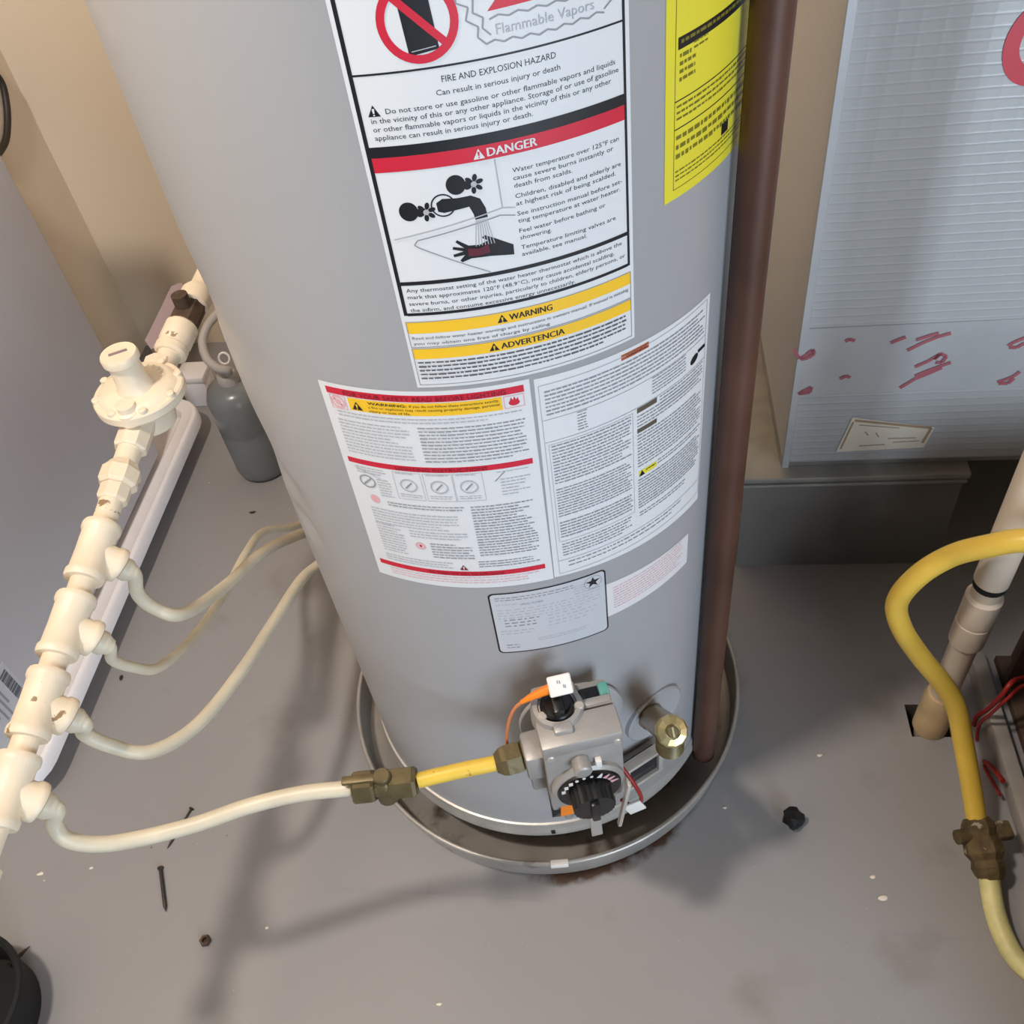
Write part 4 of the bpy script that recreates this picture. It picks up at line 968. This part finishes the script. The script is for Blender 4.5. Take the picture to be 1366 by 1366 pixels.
# ================================================================== PLATFORM AND FOIL DUCT on the right
pl = thing('platform', RM(0.45, 0.5, 0), 'low dark grey sheet metal platform under the foil duct', 'platform')
b = MB(); b.box((0.448, 0.545, 0.098), (0.305, 0.605, 0.196)); b.build('platform_body', M['platform'], pl, smooth=False, mtx=ROOM.copy())
b = MB(); b.box((0.447, 0.543, 0.201), (0.315, 0.617, 0.010), None, 0.002); b.box((0.447, 0.238, 0.190), (0.311, 0.008, 0.006), None, 0.002); b.build('platform_edge', M['ledge'], pl, mtx=ROOM.copy())
duct = thing('air_duct', RM(0.7, 0.5, 0.21), 'silver foil faced rectangular air duct standing on the platform', 'duct')
DX0, DX1, DY0, DY1, DZ0, DZ1 = 0.345, 1.25, 0.2385, 0.80, 0.206, 1.75
b = MB(); b.box(((DX0 + DX1) / 2, (DY0 + DY1) / 2, (DZ0 + 0.026 + DZ1) / 2), (DX1 - DX0, DY1 - DY0, DZ1 - DZ0 - 0.026), None, 0.006, 2); b.build('duct_body', M['foil'], duct, mtx=ROOM.copy())
b = MB(); b.box(((DX0 + DX1) / 2, (DY0 + DY1) / 2 + 0.01, DZ0 + 0.014), (DX1 - DX0 - 0.004, DY1 - DY0 - 0.02, 0.028), None, 0.003); b.build('duct_flange', M['ledge'], duct, mtx=ROOM.copy())
def duc(px, py): q = onp(px, py, EY * DY0, EY); return q.dot(EX), q.z
# tape bands: along the left corner and across the face
b = MB(); b.box((DX0 + 0.004, DY0 - 0.0008, 0.95), (0.010, 0.0026, 1.45), None, 0.0008, 1); b.build('corner_tape', M['tape'], duct, mtx=ROOM.copy())
zt0 = duc(1200, 522)[1]; zt1 = duc(1200, 432)[1]
b = MB(); b.box(((DX0 + DX1) / 2, DY0 - 0.0006, (zt0 + zt1) / 2), (DX1 - DX0, 0.0020, zt1 - zt0), None, 0.0006, 1); tp_ = b.build('foil_tape', M['tape'], duct, mtx=ROOM.copy())
b = MB(); b.box(((DX0 + DX1) / 2 + 0.05, DY0 - 0.0016, zt0 + 0.0012), (DX1 - DX0 - 0.15, 0.0012, 0.0024)); b.build('tape_seam', M['tape'], duct, smooth=False, mtx=ROOM.copy())
def stroke(mb, pts, wd, y):
    Q = [duc(*p) for p in pts]
    for (x0, z0), (x1, z1) in zip(Q, Q[1:]):
        d = Vector((x1 - x0, z1 - z0)); d.normalize(); n = Vector((-d.y, d.x)) * wd / 2
        mb.quad((x0 - n.x, y, z0 - n.y), (x1 - n.x, y, z1 - n.y), (x1 + n.x, y, z1 + n.y), (x0 + n.x, y, z0 + n.y))
b = MB()
for sx, sy in ((1062, 0), (1062, 0)): pass
marks = [[(1058, 464), (1066, 477), (1075, 472), (1084, 465), (1086, 470), (1078, 476), (1068, 478)], [(1064, 524), (1074, 519), (1082, 515), (1080, 522), (1066, 524)], [(1127, 454), (1133, 451), (1140, 453)],
         [(1120, 504), (1128, 500), (1134, 502)], [(1188, 456), (1200, 451), (1208, 448)], [(1210, 466), (1230, 456), (1250, 448), (1268, 443)], [(1222, 452), (1240, 446), (1252, 443)],
         [(1220, 500), (1240, 492), (1262, 484), (1268, 482)], [(1200, 516), (1220, 504), (1240, 496), (1256, 489)], [(1220, 488), (1238, 480), (1252, 472)], [(1246, 478), (1254, 470), (1262, 474), (1256, 482), (1248, 482)],
         [(1344, 460), (1352, 455), (1366, 449)], [(1346, 462), (1356, 462), (1366, 456)], [(1330, 508), (1340, 505), (1352, 500), (1360, 494)], [(1332, 510), (1344, 510), (1352, 503)]]
for mk in marks: stroke(b, mk, 0.0048, DY0 - 0.0026)
M['p_foilred'] = mat('print_faded_red', (172, 98, 108), 0.45)
b.build('red_print', M['p_foilred'], tp_, smooth=False, mtx=ROOM.copy())['kind'] = 'stuff'
# red ring mark higher up
M['p_ringred'] = mat('print_ring_red', (206, 62, 76), 0.45)
cxr, czr = duc(1388, 56); rad = abs(duc(1340, 56)[0] - cxr)
b = MB(); n = 40
for i in range(n):
    a0, a1 = 2 * PI * i / n, 2 * PI * (i + 1) / n
    for (ra, rb_) in ((rad * 0.55, rad),):
        b.quad(*[(cxr + r * math.cos(a), DY0 - 0.0010, czr + r * 1.25 * math.sin(a)) for r, a in ((ra, a0), (rb_, a0), (rb_, a1), (ra, a1))])
b.build('red_ring', M['p_ringred'], duct, smooth=False, mtx=ROOM.copy())
# paper sticker
b = MB(); pq = [duc(*p) for p in ((1115, 602), (1232, 596), (1247, 569), (1137, 556))]
b.quad(*[(x, DY0 - 0.0012, z) for x, z in pq]); ps = b.build('paper_sticker', M['p_cream'], duct, smooth=False, mtx=ROOM.copy()); tag(ps, 'cream paper sticker with brown edge')
b = MB()
M['p_tan'] = mat('print_tan', (176, 148, 120), 0.5)
stroke(b, [(1140, 560), (1242, 570), (1230, 590)], 0.004, DY0 - 0.0015); stroke(b, [(1138, 562), (1121, 598)], 0.0025, DY0 - 0.0015)
for (x0, y0, x1, y1) in ((1146, 566, 1200, 570), (1184, 584, 1222, 583), (1190, 589, 1226, 587), (1146, 594, 1180, 592), (1154, 575, 1158, 580), (1168, 576, 1172, 582)): stroke(b, [(x0, y0), (x1, y1)], 0.0016, DY0 - 0.0015)
b.build('sticker_print', M['p_tan'], ps, smooth=False, mtx=ROOM.copy())['kind'] = 'stuff'

# ================================================================== OPEN FURNACE at the right edge
fu = thing('furnace', RM(0.95, -0.2, 0), 'dark brown open-sided furnace casing beside the white drain pipe', 'furnace')
FX0, FX1, FY0, FY1, FZ = 0.600, 1.25, -0.62, 0.062, 0.36
b = MB()
b.box((FX1 - 0.01, (FY0 + FY1) / 2, FZ / 2), (0.02, FY1 - FY0, FZ)); b.box(((FX0 + FX1) / 2 + 0.03, FY1 - 0.008, FZ / 2), (FX1 - FX0 - 0.06, 0.016, FZ)); b.box(((FX0 + FX1) / 2, FY0 + 0.008, FZ / 2), (FX1 - FX0, 0.016, FZ))
b.box(((FX0 + FX1) / 2, (FY0 + FY1) / 2, FZ - 0.01), (FX1 - FX0, FY1 - FY0, 0.02)); b.box(((FX0 + FX1) / 2 + 0.02, (FY0 + FY1) / 2, 0.006), (FX1 - FX0 - 0.04, FY1 - FY0, 0.012))
b.build('casing', M['furnace'], fu, smooth=False, mtx=ROOM.copy())
b = MB(); b.box((FX0 + 0.010, (FY0 + FY1) / 2, 0.014), (0.020, FY1 - FY0, 0.028), None, 0.003); b.build('base_rail', M['rail'], fu, mtx=ROOM.copy())
b = MB(); b.box((FX0 + 0.22, -0.12, 0.17), (0.28, 0.22, 0.30), None, 0.02); b.build('burner_box', M['furnace'], fu, mtx=ROOM.copy())
b = MB(); b.box((FX0 + 0.34, 0.02, FZ / 2), (0.6, 0.01, FZ)); b.build('inner_panel', M['furnace'], fu, smooth=False, mtx=ROOM.copy())

# white drain pipe into the floor hole
pc = at(1240, 968)
dpv = thing('drain_pipe', (pc.x, pc.y, -0.295), 'upright dirty white plastic drain pipe going into the floor hole', 'pipe')
def P3(z): return Vector((pc.x, pc.y, z))
MB().cyl(P3(-0.295), P3(0.325), 0.0163, n=28).build('lower_pipe', M['pvc'], dpv)
MB().lathe([(0.0175, 0.0), (0.0225, 0.001), (0.0225, 0.075), (0.0195, 0.085), (0.0163, 0.0855)], Matrix.Translation(P3(0.0)), 28).build('floor_bushing', M['pvcfit'], dpv)
MB().lathe([(0.0163, 0.205), (0.0205, 0.206), (0.0205, 0.245), (0.0195, 0.246), (0.0195, 0.250), (0.0205, 0.251), (0.0205, 0.292), (0.0163, 0.296)], Matrix.Translation(P3(0.0)), 28).build('coupling', M['pvc'], dpv)
MB().cyl(P3(0.312), P3(0.320), 0.0178, n=20).build('tape_wrap', M['blackmatt'], dpv)
MB().cyl(P3(0.322), P3(1.0), 0.0188, n=28).build('upper_pipe', M['pvc'], dpv)

# yellow hose with the corroded fitting and the hose beyond it
yh = thing('yellow_gas_hose', at(1310, 1125, 0.05), 'bent golden yellow gas hose with a corroded fitting beside the furnace', 'gas hose')
P = [at(1430, 728, 0.46), at(1366, 721, 0.45), at(1320, 728, 0.43), at(1270, 741, 0.40), at(1225, 768, 0.365), at(1197, 803, 0.325), at(1203, 838, 0.285), at(1228, 876, 0.24), at(1258, 913, 0.20), at(1276, 945, 0.17), at(1285, 990, 0.13), at(1295, 1045, 0.09), at(1303, 1096, 0.060)]
b = MB(); b.tube(smoothpath(P, 8), 0.0120, 16); b.build('golden_tube', M['yellow2'], yh)
f0 = at(1304, 1098, 0.057); f1 = at(1320, 1160, 0.038); fd = (f1 - f0).normalized()
b = MB(); b.lathe([(0.0150, -0.006), (0.019, 0.0), (0.0205, 0.006), (0.018, 0.016), (0.022, 0.021), (0.023, 0.034), (0.018, 0.042), (0.020, 0.05), (0.0175, 0.058), (0.0135, 0.064)], frame(f0, fd), 9)
fit = b.build('fitting', M['corroded'], yh, smooth=False); tag(fit, 'crusty corroded brass fitting')
sdf = fd.cross(ZV).normalized()
b = MB(); b.box(f0 + fd * 0.014 - sdf * 0.024 + ZV * 0.008, (0.022, 0.020, 0.014), frame((0, 0, 0), ZV, fd).to_3x3(), 0.004); b.cyl(f0 + fd * 0.012, f0 + fd * 0.016 + sdf * 0.03 + ZV * 0.006, 0.009, n=10); b.build('fitting_lever', M['corroded'], fit)
P = [f1 - fd * 0.004, at(1322, 1190, 0.030), at(1330, 1226, 0.022), at(1344, 1260, 0.018), at(1362, 1286, 0.016), at(1400, 1318, 0.016)]
b = MB(); b.tube(smoothpath(P, 8), 0.0118, 14); b.build('scuffed_tube', M['paleyellow'], yh)

# red wires at the furnace opening
def fx(px, py, X): return onp(px, py, EX * X, EX)
rw = thing('red_wire', fx(1330, 935, 0.60), 'twisted red low-voltage wire draped over the furnace base rail', 'wire')
W1 = [fx(1400, 896, 0.66), fx(1366, 904, 0.63), fx(1350, 910, 0.60), fx(1336, 928, 0.59), fx(1318, 946, 0.588), fx(1302, 958, 0.588), fx(1298, 985, 0.588), fx(1306, 1010, 0.588), fx(1322, 1022, 0.588), fx(1338, 1042, 0.588)]
b = MB(); b.tube(smoothpath(W1, 6), 0.0032, 10); b.build('strand', M['redwire'], rw)
W2 = [fx(1400, 905, 0.66), fx(1364, 915, 0.62), fx(1344, 932, 0.592), fx(1322, 952, 0.586), fx(1306, 968, 0.586), fx(1304, 1000, 0.586), fx(1318, 1032, 0.586), fx(1334, 1060, 0.586)]
b = MB(); b.tube(smoothpath(W2, 6), 0.0022, 8); b.build('strand', M['redwire'], rw)

# ================================================================== SMALL THINGS ON THE FLOOR
def nail(label, pa, pb, r, hr):
    a, c = at(*pa, r), at(*pb, r)
    o = thing('nail', a, label, 'nail'); d = (c - a).normalized(); L = (c - a).length
    b = MB(); b.lathe([(r, 0.002), (r, L - 0.008), (0.0003, L)], frame(a, d), 10); b.build('shank', M['nail'], o)
    b = MB(); b.lathe([(hr, 0), (hr, 0.0018), (r, 0.003)], frame(a, d), 12)
    h = b.build('head', M['nail'], o); return o
nail('thin steel nail on the floor under the cream gas hose', (256, 1078), (223, 1132), 0.0016, 0.0036)
nail('rusty dark nail lying alone on the grey floor', (214, 1157), (221, 1216), 0.0026, 0.0042)
a = at(12, 1288, 0.02); c = at(40, 1262, 0.003)
o = thing('nail_stub', a, 'dark pointed splinter sticking out from the black bucket', 'splinter'); b = MB(); b.lathe([(0.003, 0), (0.0028, (c - a).length * .6), (0.0004, (c - a).length)], frame(a, c - a), 8); b.build('splinter', M['nail'], o)
c = at(275, 1256, 0)
o = thing('hex_nut', c, 'small rusty hex nut on the floor at the pipe shadow', 'nut')
b = MB(); b.lathe([(0.0065, 0.0), (0.0072, 0.001), (0.0072, 0.006), (0.0065, 0.007), (0.0036, 0.007), (0.0036, 0.002)], Matrix.Translation(c), 6); b.build('nut_body', M['iron'], o, smooth=False)
def lump(name, label, cat, c, sx, sy, sz, m, seed, group=None, sub=2, amp=0.3):
    r = random.Random(seed); b = MB(); bmesh.ops.create_icosphere(b.b, subdivisions=sub, radius=1.0)
    for v in b.b.verts:
        k = 1 + r.uniform(-amp, amp); v.co = Vector((v.co.x * sx * k, v.co.y * sy * k, v.co.z * sz * k))
    mn = min(v.co.z for v in b.b.verts)
    for v in b.b.verts: v.co += c + Vector((0, 0, -mn))
    o = b.build(name, m, smooth=False); tag(o, label, cat, group); return o
lump('rubber_lump', 'jagged black lump of rubber on the bare floor', 'debris', at(1057, 1097), 0.013, 0.014, 0.012, M['blackmatt'], 5, amp=0.22)
CHIPS = ('largest pale paint chip on the floor, left of the corroded fitting', 'small pale paint chip beside the largest one', 'pale paint speck on the open floor in front of the drain pan',
         'pale paint speck beside the shadow of the cream gas hose', 'pale paint chip on the floor above the black bucket', 'pale paint speck on the floor left of the lone rusty nail',
         'pale paint speck right beside the drain pan rim', 'pale paint speck between the drain pan and the drain pipe')
for i, (px, py, s) in enumerate(((1178, 1198, 0.006), (1164, 1170, 0.004), (586, 1340, 0.0035), (356, 1238, 0.003), (54, 1166, 0.005), (122, 1158, 0.003), (967, 1078, 0.003), (1093, 1008, 0.004))):
    lump('paint_chip', CHIPS[i], 'paint chip', at(px, py), s, s * 0.6, 0.0008, M['p_cream'], 20 + i, 'paint chips on the floor', 1, 0.25)
lump('dirt_crumb', 'small dark dirt crumb on the floor by the cream hoses', 'debris', at(162, 905), 0.003, 0.006, 0.0015, M['nail'], 41, None, 1)
lump('dirt_crumb', 'dark sliver of dirt on the floor beside the canister', 'debris', at(337, 684), 0.008, 0.003, 0.0015, M['nail'], 42, None, 1)
c = at(-28, 1368)
o = thing('bucket', c, 'black round bucket standing at the corner of the floor', 'bucket')
b = MB(); b.lathe([(0.0, 0.0), (0.072, 0.0), (0.078, 0.004), (0.084, 0.07), (0.088, 0.072), (0.088, 0.078), (0.084, 0.080), (0.080, 0.076), (0.074, 0.01), (0.0, 0.008)], Matrix.Translation(c), 48, False); b.build('bucket_shell', M['blackmatt'], o)

# dark cable on the left wall
q = [onp(x, y, EX * -0.933, EX) for x, y in ((-40, 60), (-16, 88), (2, 110), (9, 140), (10, 170), (6, 192), (-10, 215))]
o = thing('cable', q[3], 'dark brown cable curving down the beige side wall', 'cable')
MB().tube(smoothpath(q, 6), 0.006, 10).build('cable_run', M['cable'], o)
